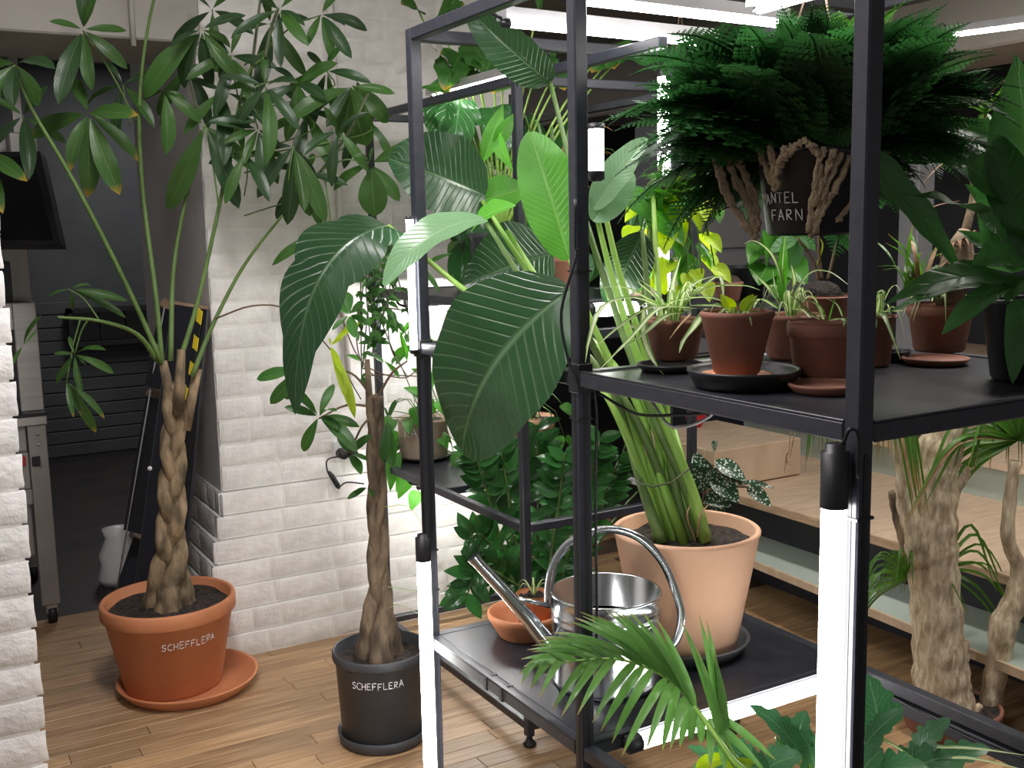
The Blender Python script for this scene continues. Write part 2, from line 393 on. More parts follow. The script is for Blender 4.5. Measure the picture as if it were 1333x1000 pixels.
def lettering(parent, word, fn, size, gap=.86, thick=.09, name='lettering', seed=1):
    rnd = random.Random(seed); mb = MB(); x = 0
    for ch in word:
        jz = rnd.uniform(-.06, .06); sc = rnd.uniform(.93, 1.07)
        for st in STROKES.get(ch, []):
            pts = []
            for a, b in zip(st[:-1], st[1:]):
                for k in range(4):
                    t = k / 4; pts.append((a[0] + (b[0] - a[0]) * t, a[1] + (b[1] - a[1]) * t))
            pts.append(st[-1])
            mb.tube([fn((x + p[0] * sc) * size, (p[1] * sc + jz) * size) for p in pts], thick * size * .5, 5)
        x += gap
    return obj(name, mb, 'chalk', parent)
def on_cone(c, rt, rb, h, px_off_angle, z0, total):
    c = Vector(c); toc = (CAM - c); th0 = math.atan2(toc.y, toc.x)
    def fn(s, q):
        z = z0 + q; r = rb + (rt - rb) * z / h + .0012; th = th0 + px_off_angle + (s - total / 2) / r
        return c + Vector((r * math.cos(th), r * math.sin(th), z))
    return fn

# ================================================================== THE ROOM
WALL_Y = 3.65; WALL_X0 = .945; WALL_X1 = 2.12; COURSE = .0815; NSTEP = 7; STEP = .013
def structure(o): o['kind'] = 'structure'; return o
# floor: slab with real planks where they can be told apart
floor = structure(sharp('floor', MB().box((-3, -1.5, -.12), (8, 4.32, -.006)), 'plank_gap'))
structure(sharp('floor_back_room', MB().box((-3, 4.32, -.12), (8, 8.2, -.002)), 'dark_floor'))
pl_w = .064
plank_mesh = {}
for L in (.55, .75, .95):
    plank_mesh[L] = make_mesh('plank', MB().box((0, 0, -.012), (L - .0015, pl_w - .0012, 0), .0012), 'plank', smooth=False)
rp = random.Random(3); cnt = 0
y = 1.66
while y < 4.3:
    x = (.1 if y < 3.2 else .3) - rp.random() * .6 + max(0, (2.4 - y)) * .9; xe = 3.0 if y < 3.1 else 2.4
    while x < xe and cnt < 298:
        L = rp.choice((.55, .75, .95)); o = inst('plank', plank_mesh[L], Matrix.Translation((x, y, 0)), floor); cnt += 1; x += L
    y += pl_w
obj('plank_field', MB().box((-3, -1.5, -.012), (.0, 1.655, -.0005)).box((3.9, 1.66, -.012), (8, 4.3, -.0005)), 'plank', floor, False, kind='stuff')

# white painted brick wall with stepped footing, every brick a piece
wb = MB(); wall_h = 2.5
for k in range(NSTEP):
    e = (NSTEP - k) * STEP
    wb.box((WALL_X0 - e * 1.3 + .007, WALL_Y - e + .0022, k * COURSE), (WALL_X1, WALL_Y + .95, (k + 1) * COURSE - .003))
wb.box((WALL_X0 + .0, WALL_Y + .0022, NSTEP * COURSE), (WALL_X1, WALL_Y + .95, wall_h))
wall_back = structure(sharp('wall_back', wb, 'white_mortar'))
def brick_mesh(L, H, seed):
    rd = random.Random(seed); xs = [0, .007, L * .35, L * .68, L - .007, L]; zs = [0, .007, H * .5, H - .007, H]; v = []; f = []
    for j, z in enumerate(zs):
        for i, x in enumerate(xs):
            edge = i in (0, 5) or j in (0, 4)
            v.append((x + (rd.uniform(-.0015, .0015)), .0030 if edge else rd.uniform(-.0016, .0010), z + rd.uniform(-.0012, .0012)))
    for j in range(4):
        for i in range(5): f.append((j * 6 + i, j * 6 + i + 1, (j + 1) * 6 + i + 1, (j + 1) * 6 + i))
    return make_mesh('brick', MB().add(v, f), 'white_brick')
BR = {}
for i, L in enumerate((.105, .16, .205, .235)): BR[L] = [brick_mesh(L - .006, COURSE - .006, i * 7 + q) for q in range(3)]
def lay(parent, x0, x1, z, y, rd, rot=None):
    x = x0
    while x < x1 - .06:
        L = rd.choice((.205, .235, .205, .235, .105, .16))
        if x + L > x1 + .02: L = .105 if x1 - x < .16 else .16
        M = Matrix.Translation((x, y, z + .003)) if rot is None else Matrix.Translation((rot, 0, 0)) @ Matrix.Translation((0, y - x, z + .003)) @ Matrix.Rotation(R(-90), 4, 'Z')
        inst('brick', rd.choice(BR[L]), M, parent); x += L
rd = random.Random(11)
for k in range(30):
    e = max(0, NSTEP - k) * STEP
    lay(wall_back, WALL_X0 - e * 1.3 + (.0 if k % 2 else -.004), WALL_X1, k * COURSE, WALL_Y - e, rd)
    if k < NSTEP: lay(wall_back, 0, .62, k * COURSE, WALL_Y + .62 - e, rd, rot=WALL_X0 - e * 1.3)
structure(sharp('wall_reveal', MB().box((WALL_X0 - .004, WALL_Y + .012, NSTEP * COURSE), (WALL_X0 + .05, WALL_Y + 1.05, 2.5)), 'plaster'))
structure(obj('trim_pipe', MB().tube([(1.415, WALL_Y - .016, .9), (1.405, WALL_Y - .016, 2.5)], .011, 10), 'white_mortar'))
structure(sharp('trim_lintel', MB().box((-1.6, WALL_Y - .02, 2.068), (WALL_X0 + .01, WALL_Y + .5, 2.5), .006), 'cream_ceiling'))
structure(obj('trim_pipe_lintel', MB().tube([ony(174, 60, WALL_Y - .04), ony(168, -40, WALL_Y - .04)], .009, 8), 'cream_ceiling'))
# near white brick pier at the edge of the opening
PX, PY = .222, 2.588
wall_left = structure(sharp('wall_left', MB().box((-1.2, PY + .0025, 0), (PX - .006, PY + .42, 2.5)), 'white_mortar'))
for k in range(30):
    x1 = PX + rd.uniform(-.004, .003); L1 = .235 if k % 2 else .16
    inst('brick', rd.choice(BR[L1]), Matrix.Translation((x1 - L1 + .01, PY, k * COURSE + .003)), wall_left)
    for j_ in range(1, 6): inst('brick', rd.choice(BR[.205]), Matrix.Translation((x1 - L1 - .205 * j_ + .01, PY, k * COURSE + .003)), wall_left)
# dark back room
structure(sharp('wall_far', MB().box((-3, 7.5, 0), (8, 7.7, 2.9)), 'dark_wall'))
for k in range(9):
    pass
structure(sharp('wall_right', MB().box((5.6, -1.5, 0), (5.8, 7.5, 2.9)), 'dark_wall'))
structure(sharp('ceiling', MB().box((-3, -1.5, 2.56), (8, 8, 2.7)), 'cream_ceiling'))
structure(sharp('trim_beam', MB().box((3.9, -1.5, 2.13), (4.4, 7.4, 2.56), .01), 'cream_ceiling'))

# tiered plywood steps
def prism(poly, z0, z1):
    n = len(poly); mb = MB(); v = [(p[0], p[1], z0) for p in poly] + [(p[0], p[1], z1) for p in poly]
    mb.add(v, [tuple(reversed(range(n))), tuple(range(n, 2 * n))] + [(i, (i + 1) % n, n + (i + 1) % n, n + i) for i in range(n)]); return mb
trib = thing('tiered_steps', 'wide tiered seating steps of plywood and mint boards behind the rack', 'steps', (3.2, 2.5, 0))
sharp('tread', prism([(2.60, 1.0), (2.76, 3.6), (3.0, 3.6), (3.0, 1.0)], .183, .20), 'mint_board', trib)
sharp('tread_edge', prism([(2.592, 1.0), (2.752, 3.6), (2.764, 3.6), (2.604, 1.0)], .176, .203), 'plywood', trib)
sharp('riser', MB().box((2.97, .8, .20), (2.99, 3.9, .37)), 'navy_board', trib)
sharp('void_shade', MB().box((2.98, .8, 0), (3.0, 3.9, .183)), 'navy_board', trib)  # dark sheet standing for the shade in the open space below the tread
sharp('tread', MB().box((2.812, .6, .377), (3.55, 3.75, .40), .001), 'plywood', trib)
sharp('tread_edge', MB().box((2.80, .6, .372), (2.812, 3.75, .401)), 'plywood_edge', trib)
sharp('riser', MB().box((3.55, .6, .40), (3.57, 3.9, .52)), 'mint_board', trib)
sharp('tread', MB().box((3.50, .3, .53), (4.2, 3.9, .555)), 'plywood', trib)
sharp('riser', MB().box((4.2, .3, .55), (4.22, 3.9, .78)), 'navy_board', trib)
sharp('tread', MB().box((4.15, .3, .78), (4.9, 3.9, .805)), 'plywood', trib)
pb = at(955, 600, 4.6)
o = sharp('plywood_box', MB().box((pb.x - .35, pb.y - .28, .405), (pb.x + .12, pb.y + .25, .56), .004), 'plywood', None, origin=(pb.x, pb.y, .405)); o['label'] = 'closed plywood box standing on the plywood step'; o['category'] = 'box'
p = onz(906, 556, .5605)
o = obj('red_bowl', MB().lathe([(.001, 0), (.022, 0), (.024, .004), (.046, .045), (.048, .05), (.044, .05), (.022, .01), (.001, .01)], p, 28), 'red_plastic', None, origin=p); o['label'] = 'small red bowl standing on the plywood box'; o['category'] = 'bowl'
# grey cabinet and column far right, in front of the dark wall
c = at(962, 320, 5.45)
cab = thing('storage_cabinet', 'blue grey storage cabinet against the dark far wall', 'cabinet', (c.x, c.y, .8))
sharp('body', MB().box((c.x - .35, c.y, .8), (c.x + .55, c.y + .4, 1.95), .004), 'grey_board', cab)
for i in range(2):
    d = sharp('door', MB().box((c.x - .34 + i * .45, c.y - .018, .82), (c.x + .095 + i * .45, c.y - .001, 1.32), .003), 'grey_board', cab)
    sharp('door', MB().box((c.x - .34 + i * .45, c.y - .018, 1.335), (c.x + .095 + i * .45, c.y - .001, 1.93), .003), 'grey_board', cab)
    sharp('handle', MB().box((c.x + .05 - .04 * i + i * .45 - (.30 if i else 0), c.y - .04, 1.0), (c.x + .065 - .04 * i + i * .45 - (.30 if i else 0), c.y - .018, 1.14), .003), 'black_plastic', d)
sharp('plinth', MB().box((c.x - .33, c.y + .02, .0), (c.x + .53, c.y + .38, .8)), 'navy_board', cab)
c = at(1192, 300, 4.6)
o = sharp('grey_post', MB().box((c.x - .05, c.y - .05, .556), (c.x + .05, c.y + .05, at(1192, 214, 4.6).z), .004).box((c.x - .07, c.y - .07, .556), (c.x + .07, c.y + .07, .58)), 'grey_board', None, origin=(c.x, c.y, 0)); o['label'] = 'pale grey square post in the dark area beside the staghorn fern'; o['category'] = 'post'

# ------------------------------------------------------------------ back room furnishings on the left
# wall hatch
c0 = ony(86, 402, 7.46); c1 = ony(205, 444, 7.46)
t = thing('wall_hatch', 'black shallow hatch set on the dark grey back wall', 'hatch', ((c0.x + c1.x) / 2, 7.47, c1.z))
sharp('frame', MB().box((c0.x, 7.40, c1.z), (c1.x, 7.5, c1.z + .03)).box((c0.x, 7.40, c0.z - .03), (c1.x, 7.5, c0.z)).box((c0.x, 7.40, c1.z), (c0.x + .03, 7.5, c0.z)).box((c1.x - .03, 7.40, c1.z), (c1.x, 7.5, c0.z)), 'black_plastic', t)
for i in range(3):
    w_ = (c1.x - c0.x - .06) / 3; sharp('panel', MB().box((c0.x + .035 + i * w_, 7.46, c1.z + .035), (c0.x + .025 + (i + 1) * w_, 7.48, c0.z - .035)), 'screen', t)
# wall courses (long painted boards) low on the far wall
wf = bpy.data.objects['wall_far']
for k in range(12):
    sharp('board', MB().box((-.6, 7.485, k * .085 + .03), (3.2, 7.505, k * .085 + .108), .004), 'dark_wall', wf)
# flat screen hung from a bracket
hs_ = 3.75
tl, tr_, bl, br_ = at(-130, 200, hs_), at(52, 197, hs_), at(-120, 318, hs_ - .12), at(79, 318, hs_ - .12)
tv = thing('television', 'black flat television tilted on a bracket above the steel machine', 'television', ((tl + br_) / 2))
nrm = (tr_ - tl).cross(bl - tl).normalized(); nrm = nrm if nrm.dot(CAM - tl) > 0 else -nrm
def slab(mb, q, n, t0, t1):
    v = [p + n * t0 for p in q] + [p + n * t1 for p in q]
    return mb.add(v, [(3, 2, 1, 0), (4, 5, 6, 7)] + [(i, (i + 1) % 4, 4 + (i + 1) % 4, 4 + i) for i in range(4)])
sharp('casing', slab(MB(), [tl, tr_, br_, bl], nrm, -.05, 0), 'black_plastic', tv)
def inset(q, k):
    c_ = sum(q, Vector()) / 4; return [p + (c_ - p).normalized() * k for p in q]
sharp('screen', slab(MB(), inset([tl, tr_, br_, bl], .03), nrm, 0, .003), 'screen', tv)
q0, q1 = bl.lerp(br_, .55), bl.lerp(br_, .66)
sharp('logo', MB().obox((bl.lerp(br_, .56)) + (tl - bl) * .06 + nrm * .004, (br_ - bl).normalized(), nrm, nrm.cross((br_ - bl).normalized()), .03, .002, .004), 'grey_cable', tv)
bk = at(28, 180, hs_ + .06)
br = sharp('bracket', MB().box((bk.x - .04, bk.y, bk.z - .05), (bk.x + .05, bk.y + .12, bk.z + .02), .004).box((bk.x - .02, bk.y + .02, bk.z), (bk.x + .01, bk.y + .06, 2.07)), 'steel_panel', tv)
# stainless machine on a castored stand
mc = onz(90, 812, 0)
mx, my = mc.x - .02, mc.y + .03
mach = thing('steel_machine', 'grey steel kitchen machine on castors behind the brick pier', 'machine', (mx - .3, my, 0))
zt = at(80, 537, hof(mc)).z
for dx, dy in ((0, 0), (-.75, 0), (0, .6), (-.75, .6)):
    sharp('leg', MB().box((mx - .065 + dx, my + dy, .075), (mx + dx, my + .05 + dy, zt - .03), .003), 'steel_panel', mach)
    cs = obj('caster', MB().tube([(mx - .045 + dx, my + .025 + dy, .034), (mx - .015 + dx, my + .025 + dy, .034)], .034, 16), 'black_plastic', mach)
    sharp('fork', MB().box((mx - .05 + dx, my + .005 + dy, .04), (mx - .01 + dx, my + .045 + dy, .08), .003), 'stainless', cs)
sharp('top_rail', MB().box((mx - .86, my - .01, zt - .045), (mx + .005, my + .66, zt - .012), .003), 'stainless', mach)
sharp('worktop', MB().box((mx - .86, my - .012, zt - .012), (mx + .008, my + .66, zt), .003), 'black_plastic', mach)
pz = at(60, 590, hof(mc)).z; pz2 = at(60, 655, hof(mc)).z
sharp('upper_panel', MB().box((mx - .7, my + .012, pz + .012), (mx - .07, my + .03, zt - .045), .002), 'steel_panel', mach)
cp = sharp('control_panel', MB().box((mx - .7, my + .002, pz2 + .06), (mx - .068, my + .025, pz + .008), .003), 'steel_panel', mach)
for px, mt in ((47, 'black_plastic'), (28, 'red_plastic'), (10, 'black_plastic')):
    p = ony(px, 599, my)
    sharp('switch', MB().box((p.x - .014, my - .008, p.z - .022), (p.x + .014, my + .003, p.z + .014), .002), mt, cp)
sharp('ledge', MB().box((mx - .7, my - .004, pz2 + .0), (mx - .066, my + .03, pz2 + .058), .003), 'steel_panel', mach)
sharp('lower_panel', MB().box((mx - .7, my + .02, .27), (mx - .072, my + .04, pz2 - .002), .003), 'steel_panel', mach)
for zz in (zt - .08, zt - .12, zt - .2): obj('bolt', MB().tube([(mx - .03, my - .004, zz), (mx - .03, my + .004, zz)], .006, 8), 'stainless', mach)
# upper works: column and hood over the machine
zc0 = zt; zc1 = at(55, 322, hof(mc)).z
sharp('column', MB().box((mx - .075, my + .05, zc0), (mx + .005, my + .15, zc1 - .20), .003), 'stainless', mach)
sharp('cross_rail', MB().box((mx - .8, my + .06, zc1 - .30), (mx - .005, my + .12, zc1 - .2), .003), 'stainless', mach)
sharp('back_panel', MB().box((mx - .8, my + .16, zc1 - .28), (mx + .005, my + .18, zc1 + .05), .002), 'steel_panel', mach)
sharp('inner_panel', MB().box((mx - .8, my + .145, zc1 - .20), (mx - .06, my + .155, zc1 - .05), .002), 'black_plastic', mach)
obj('cable', MB().tube(curve([(mx - .15, my + .12, zc1 + .02), (mx - .13, my + .12, zc1 - .1), (mx - .11, my + .125, zc1 - .2)]), .004, 6), 'black_plastic', mach)
sharp('jar', MB().box((mx - .17, my + .05, zt), (mx - .14, my + .08, zt + .07), .006), 'white_plastic', mach)
p = onz(30, 560, zt + .05)
o = obj('white_cutlery', MB().tube([(mx - .3, my + .06, zt + .09), (mx - .19, my + .03, zt + .012)], .006, 6), 'white_plastic', None, origin=(mx - .24, my + .05, zt)); o['label'] = 'white plastic rod lying on the black worktop of the steel machine'; o['category'] = 'utensil'
p = at(-20, 186, hs_ + .22)
o = sharp('louvred_lamp', MB().box((p.x - .2, p.y, p.z - .035), (at(12, 186, hs_ + .22).x, p.y + .06, p.z + .035), .004), 'white_plastic', None, origin=p); o['label'] = 'white louvred ventilation unit above the television'; o['category'] = 'ventilation unit'
for i in range(4):
    b_ = sharp('louvre', MB().box((p.x - .19, p.y - .004, p.z - .028 + i * .015), (at(10, 186, hs_ + .22).x, p.y, p.z - .02 + i * .015)), 'white_plastic'); b_.parent = o; b_.location = -o.location
# wooden board in the corner by the pier
q = at(0, 960, 2.35)
o = sharp('wooden_board', MB().obox(at(-14, 1010, 2.4), Vector((1, 0, 0)), Vector((0, 1, 0)), Vector((.0, 0, 1)).normalized(), .07, .03, .36), 'wood_edge', None, origin=at(-14, 1120, 2.4)); o['label'] = 'pale wooden board leaning at the foot of the white brick pier'; o['category'] = 'board'
# portable stair leaning beside the wall end
st = thing('portable_stair', 'black wooden portable stair with hazard tape leaning by the wall reveal', 'stair', onz(190, 790, 0))
sh = 3.58
def side_panel(px, h, name):
    mb = MB(); q = [at(x, y, hh) for x, y, hh in px]; n = (q[1] - q[0]).cross(q[2] - q[0]).normalized(); return sharp(name, slab(mb, q, n, -.009, .009), 'navy_board', st)
# front stringer (faces the opening), from floor to top
f_b0, f_b1 = at(172, 800, sh), at(236, 800, sh - .02)
f_t0, f_t1 = at(226, 396, sh + .08), at(271, 403, sh)
def quad(a, b_, c_, d_, th, nm, mat='navy_board'):
    n = (b_ - a).cross(d_ - a).normalized(); return sharp(nm, slab(MB(), [a, b_, c_, d_], n, -th / 2, th / 2), mat, st)
quad(f_b0, f_b1, f_t1, f_t0, .02, 'stringer')
g_b0, g_t0 = at(146, 790, sh + .25), at(212, 394, sh + .35)
for i, (xa, ya, xb, yb) in enumerate(((150, 775, 176, 700), (163, 690, 193, 515), (191, 503, 210, 400))):
    h_ = sh + .2
    quad(at(xa, ya, h_), at(xa + 24, ya + 6, h_ - .1), at(xb + 24, yb + 8, h_ - .02), at(xb, yb, h_ + .1), .015, 'riser')
    quad(at(xb - 3, yb - 2, h_ + .1), at(xb + 4, yb - 11, h_ + .2), at(xb + 27, yb + 4, h_ + .06), at(xb + 22, yb + 11, h_ - .02), .012, 'tread', 'wood_edge')
obj('stringer_edge', MB().tube([at(150, 780, sh + .12), at(214, 400, sh + .2)], .0028, 6), 'grey_cable', st)
obj('stringer_edge', MB().tube([f_b0, f_t0], .005, 6), 'grey_cable', st)
quad(f_t0, f_t1, f_t1 + Vector((.02, .09, .0)), f_t0 + Vector((.02, .09, .0)), .012, 'top_board', 'wood_edge')
tapeA, tapeB = at(268, 402, sh - .01), at(233, 640, sh - .05)
for k in range(14):
    a = k / 14; b_ = (k + 1) / 14; ax = (tapeB - tapeA)
    pa, pb_ = tapeA + ax * a, tapeA + ax * b_
    wv = (f_t0 - f_t1).normalized() * .022 * (1 if True else 0)
    sk = ax / 14 * .25
    n = ax.normalized().cross(wv.normalized()); n = n if n.dot(CAM - pa) > 0 else -n
    sharp('tape', slab(MB(), [pa + sk, pa - wv * 0 + wv, pb_ + wv, pb_ + sk], n, .011, .014), 'yellow_tape' if k % 2 == 0 else 'black_plastic', st)
obj('knob', MB().tube([at(195, 610, sh - .02), at(195, 610, sh - .05)], .008, 8), 'white_plastic', st)
p = onz(158, 745, .0)
p = at(155, 735, 4.4)
o = obj('white_bag', MB().lathe([(.001, 0), (.06, 0), (.075, .03), (.06, .09), (.066, .13), (.04, .2), (.05, .24), (.001, .25)], (p.x, p.y, 0), 12, sx=1.2), 'white_plastic', None, origin=(p.x, p.y, 0)); o['label'] = 'crumpled white bag on the floor behind the portable stair'; o['category'] = 'bag'

# ================================================================== RACKS AND TUBES
S = .0275
def bar(parent, a, b_, s=S, name='rail', sz=None):
    a = Vector(a); b_ = Vector(b_); lo = [min(a[i], b_[i]) for i in range(3)]; hi = [max(a[i], b_[i]) for i in range(3)]
    for i in range(3):
        if hi[i] - lo[i] < 1e-6: lo[i] -= (sz or s) / 2 if i == 2 else s / 2; hi[i] += (sz or s) / 2 if i == 2 else s / 2
    return sharp(name, MB().box(lo, hi, .0025), 'black_steel', parent)
RX0, RX1 = 1.087, 1.812; RY = (.975, 1.63, 2.30); RTOP = 1.905
rack = thing('plant_rack', 'large black steel plant rack with six posts, a mid shelf and a low shelf', 'rack', (1.45, 1.63, 0))
for x in (RX0, RX1):
    for y in RY:
        p = bar(rack, (x, y, .012), (x, y, RTOP), name='post')
        g = sharp('slot', MB().box((x - .004, y - S / 2 - .0008, .05), (x + .004, y - S / 2 + .0004, 1.15)).box((x - S / 2 - .0008, y - .004, .05), (x - S / 2 + .0004, y + .004, 1.15)), 'black_plastic', p)
        obj('foot', MB().lathe([(.001, 0), (.018, 0), (.02, .006), (.008, .012), (.001, .013)], (x, y, 0), 14), 'black_plastic', rack)
h_ = S / 2
for z in (.452, 1.176, RTOP - h_):
    for x in (RX0, RX1):
        for y0, y1 in ((RY[0], RY[1]), (RY[1], RY[2])): bar(rack, (x, y0 + h_, z), (x, y1 - h_, z))
    for y in RY: bar(rack, (RX0 + h_, y, z), (RX1 - h_, y, z))
ms = sharp('shelf_board', MB().box((RX0 + h_, RY[0] + h_, 1.179), (RX1 - h_, RY[1] - h_, 1.187), .001), 'black_shelf', rack)
sharp('shelf_lip', MB().box((RX0 - h_, RY[0] + h_, 1.1885), (RX0 - .002, RY[1] - h_, 1.1925), .0008).box((RX0 + h_, RY[0] - h_, 1.1885), (RX1 - h_, RY[0] - .002, 1.1925), .0008), 'black_shelf', ms)
ls = sharp('shelf_board', MB().box((RX0 + h_, RY[1] + h_, .457), (RX1 - h_, RY[2] - h_, .465), .001), 'black_shelf', rack)
sharp('shelf_lip', MB().box((RX0 - h_, RY[1] + h_, .4645), (RX0 - .002, RY[2] - h_, .469), .0008).box((RX0 + h_, RY[1] - h_, .4645), (RX1 - h_, RY[1] - .002, .469), .0008), 'black_shelf', ls)
for y in (1.93, 2.0): sharp('tape_wrap', MB().box((RX0 - h_ - .001, y, .436), (RX0 + h_ + .001, y + .012, .4675)), 'black_plastic', rack)
sharp('bracket', MB().box((RX0 - h_ - .004, RY[2] - h_ - .004, 1.155), (RX0 + h_ + .004, RY[2] + h_ + .004, 1.195), .002), 'black_plastic', rack)
sharp('bracket', MB().box((RX0 - h_ - .003, RY[1] - h_ - .003, 1.15), (RX0 + h_ + .003, RY[1] + h_ + .003, 1.205), .002), 'black_plastic', rack)
for x, y, z in ((RX0, RY[0], 1.06), (RX0, RY[1], .66), (RX0, RY[1], 1.1), (RX0, RY[2], .58), (RX0, RY[2], .68), (RX0, RY[1], 1.37)):
    sharp('cable_tie', MB().box((x - h_ - .002, y - h_ - .002, z), (x + h_ + .002, y + h_ + .002, z + .004)), 'black_plastic', rack)
bar(rack, (RX1 - .004, RY[0] + .03, .418), (RX1 - .004, RY[1] - .03, .418), .03, 'cable_duct')
# second rack by the brick wall
QX0, QX1, QY0, QY1, QTOP = 1.46, 2.045, 2.472, 3.46, 1.845
rk2 = thing('wall_rack', 'smaller black steel rack standing by the white brick wall', 'rack', (1.75, 2.95, 0)); s2 = .024
for x in (QX0, QX1):
    for y in (QY0, QY1):
        bar(rk2, (x, y, .03), (x, y, QTOP), s2, 'post')
        obj('foot', MB().lathe([(.001, 0), (.017, 0), (.02, .006), (.012, .014), (.006, .03), (.001, .031)], (x, y, 0), 14), 'black_plastic', rk2)
for z in (.06, .634, 1.24, QTOP - .012):
    for x in (QX0, QX1): bar(rk2, (x, QY0 + .012, z), (x, QY1 - .012, z), s2)
    for y in (QY0, QY1): bar(rk2, (QX0 + .012, y, z), (QX1 - .012, y, z), s2)
bar(rk2, (QX0, 1.86, QTOP - .012), (QX0, QY0 - .012, QTOP - .012), s2, 'top_extension')
for z in (.643, 1.249): sharp('shelf_board', MB().box((QX0 + .012, (QY0 if z > 1 else 2.98) + .012, z - .006), (QX1 - .012, QY1 - .012, z), .001), 'black_shelf', rk2)
bar(rk2, (QX0 + .012, 2.98, .634), (QX1 - .012, 2.98, .634), s2)

def tube_light(label, a, b_, cap0=.05, cap1=.05, r=.0165, group=None, capmat='black_plastic', led='led'):
    a = Vector(a); b_ = Vector(b_); d = (b_ - a).normalized()
    t = thing('grow_light', label, 'lamp', a, group)
    obj('tube', MB().tube([a + d * cap0, b_ - d * cap1], r, 12), led, t)
    obj('end_cap', MB().tube([a, a + d * cap0 * .12, a + d * cap0 * .13, a + d * (cap0 - .002), a + d * cap0], [r * .8, r * .8, r * 1.12, r * 1.12, r * 1.12], 14), capmat, t)
    obj('end_cap', MB().tube([b_, b_ - d * cap1 * .12, b_ - d * cap1 * .13, b_ - d * (cap1 - .002), b_ - d * cap1], [r * .8, r * .8, r * 1.12, r * 1.12, r * 1.12], 14), capmat, t)
    return t
def hcl(x, y, X, Y): return at(x, y, hof((X, Y, 0)))
# uprights on the left post, on the corner post, on the hidden rear posts
xl = RX0 - .035; yl = RY[2] - .012
tube_light('lit white tube fixed low on the rack post beside the dark potted tree', (xl, yl - .025, .735), (xl, yl - .025, .05), .065, .05)
tube_light('lit white tube fixed high on the rack post beside the dark potted tree', (xl + .005, yl, 1.485), (xl + .005, yl, 1.165), .008, .01, r=.0085)
tube_light('lit white tube on the rack corner post in front of the dracaena', (RX0 - .038, RY[0] + .004, 1.165), (RX0 - .038, RY[0] + .004, .25), .085, .06, r=.0165)
tube_light('lit white tube lying along the low shelf edge below the watering can', (RX0 + .075, RY[1] - .03, .452), (RX1 - .02, RY[1] - .03, .452), .032, .03)
tube_light('lit white tube upright on the rear rack post behind the fern', (RX1 - .03, RY[2] - .03, 1.86), (RX1 - .03, RY[2] - .03, 1.25), .03, .03)
tube_light('lit white tube upright behind the middle rack post, over pale leaves', at(776, 160, 2.16), at(776, 236, 2.16), .012, .02, r=.015)
tube_light('lit white tube lying behind the spider plant on the rear rail', at(765, 404, 2.5), at(830, 401, 2.6), .01, .01)
# tubes under the top frame, each with a silver reflector housing
def top_tube(label, a, b_, group=None, led='led'):
    t = tube_light(label, a, b_, .02, .02, r=.0075, capmat='black_plastic', group=group, led=led); a = Vector(a); b_ = Vector(b_); d = (b_ - a).normalized()
    sd = d.cross(Vector((0, 0, 1))).normalized()
    sharp('reflector', MB().obox((a + b_) / 2 + Vector((0, 0, .019)), d, sd, Vector((0, 0, 1)), (b_ - a).length, .042, .024), 'aluminium', t)
    obj('cable', MB().tube(curve([a + Vector((0, 0, .01)), a - d * .025 + Vector((0, 0, .02)), a - d * .035 + Vector((0, 0, .04))], 8), .004, 6), 'black_plastic', t)
    return t
top_tube('lit tube in silver reflector under the rack top, farther from the hanging fern', (1.165, 2.03, 1.878), (1.74, 2.03, 1.872))
top_tube('lit tube in silver reflector under the rack top, nearer the hanging fern', (1.165, 1.80, 1.884), (1.74, 1.80, 1.878))
top_tube('lit tube running lengthwise above the hanging fern', at(985, 14, 2.1), at(1075, -12, 1.65))
top_tube('lit ceiling tube above the staghorn fern', at(1238, 46, 4.0), at(1420, 22, 3.4))
top_tube('lit tube under the shelf of the wall rack', (1.50, 3.30, 1.19), (2.01, 3.30, 1.19), led='led_strong')
top_tube('lit tube under the low shelf of the wall rack', (1.50, 3.26, .585), (2.01, 3.26, .585), led='led_strong')
top_tube('row tube along the top of the wall rack behind monstera leaves', (1.62, 2.6, 1.885), (1.62, 3.3, 1.885))

# ================================================================== PLANTS
def braid(parent, base, top, r0, r1, turns, mat, strands=3, twist=.55, flare=1.7):
    base = Vector(base); top = Vector(top); n = 70
    ex = (RT + _fl * .25).normalized(); ey = ex.cross(Vector((0, 0, 1)))
    for s_ in range(strands):
        pts = []; rad = []; ph = 2 * math.pi * s_ / strands
        for i in range(n + 1):
            t = i / n; c_ = base.lerp(top, t); th = ph + 2 * math.pi * turns * max(0, t - .13)
            fl_ = 1 + (flare - 1) * max(0, 1 - t * 3.2) ** 1.2
            rr = (r0 + (r1 - r0) * t); k_ = min(1, max(0, t - .1) * 5)
            ox = math.sin(th) * .8; oy = (math.sin(2 * th) * .55) * k_ + math.cos(th) * .8 * (1 - k_)
            pts.append(c_ + ex * (ox * rr * twist * fl_ * 1.25) + ey * (oy * rr * twist * fl_))
            rad.append(rr * .60 * (1 + (fl_ - 1) * .75) * (1 + .05 * math.sin(i * 1.1 + s_ * 2)))
        obj('trunk_strand', MB().tube(pts, rad, 9), mat, parent)
def stem(parent, pts, r0, r1, mat='green_stem', name='stem', n=16, sides=7):
    c_ = curve(pts, n); k = len(c_) - 1
    return obj(name, MB().tube(c_, [r0 + (r1 - r0) * i / k for i in range(k + 1)], sides), mat, parent)
def px_stem(parent, pl, r0, r1, mat='green_stem', name='stem', n=16): return stem(parent, [at(*p) for p in pl], r0, r1, mat, name, n)
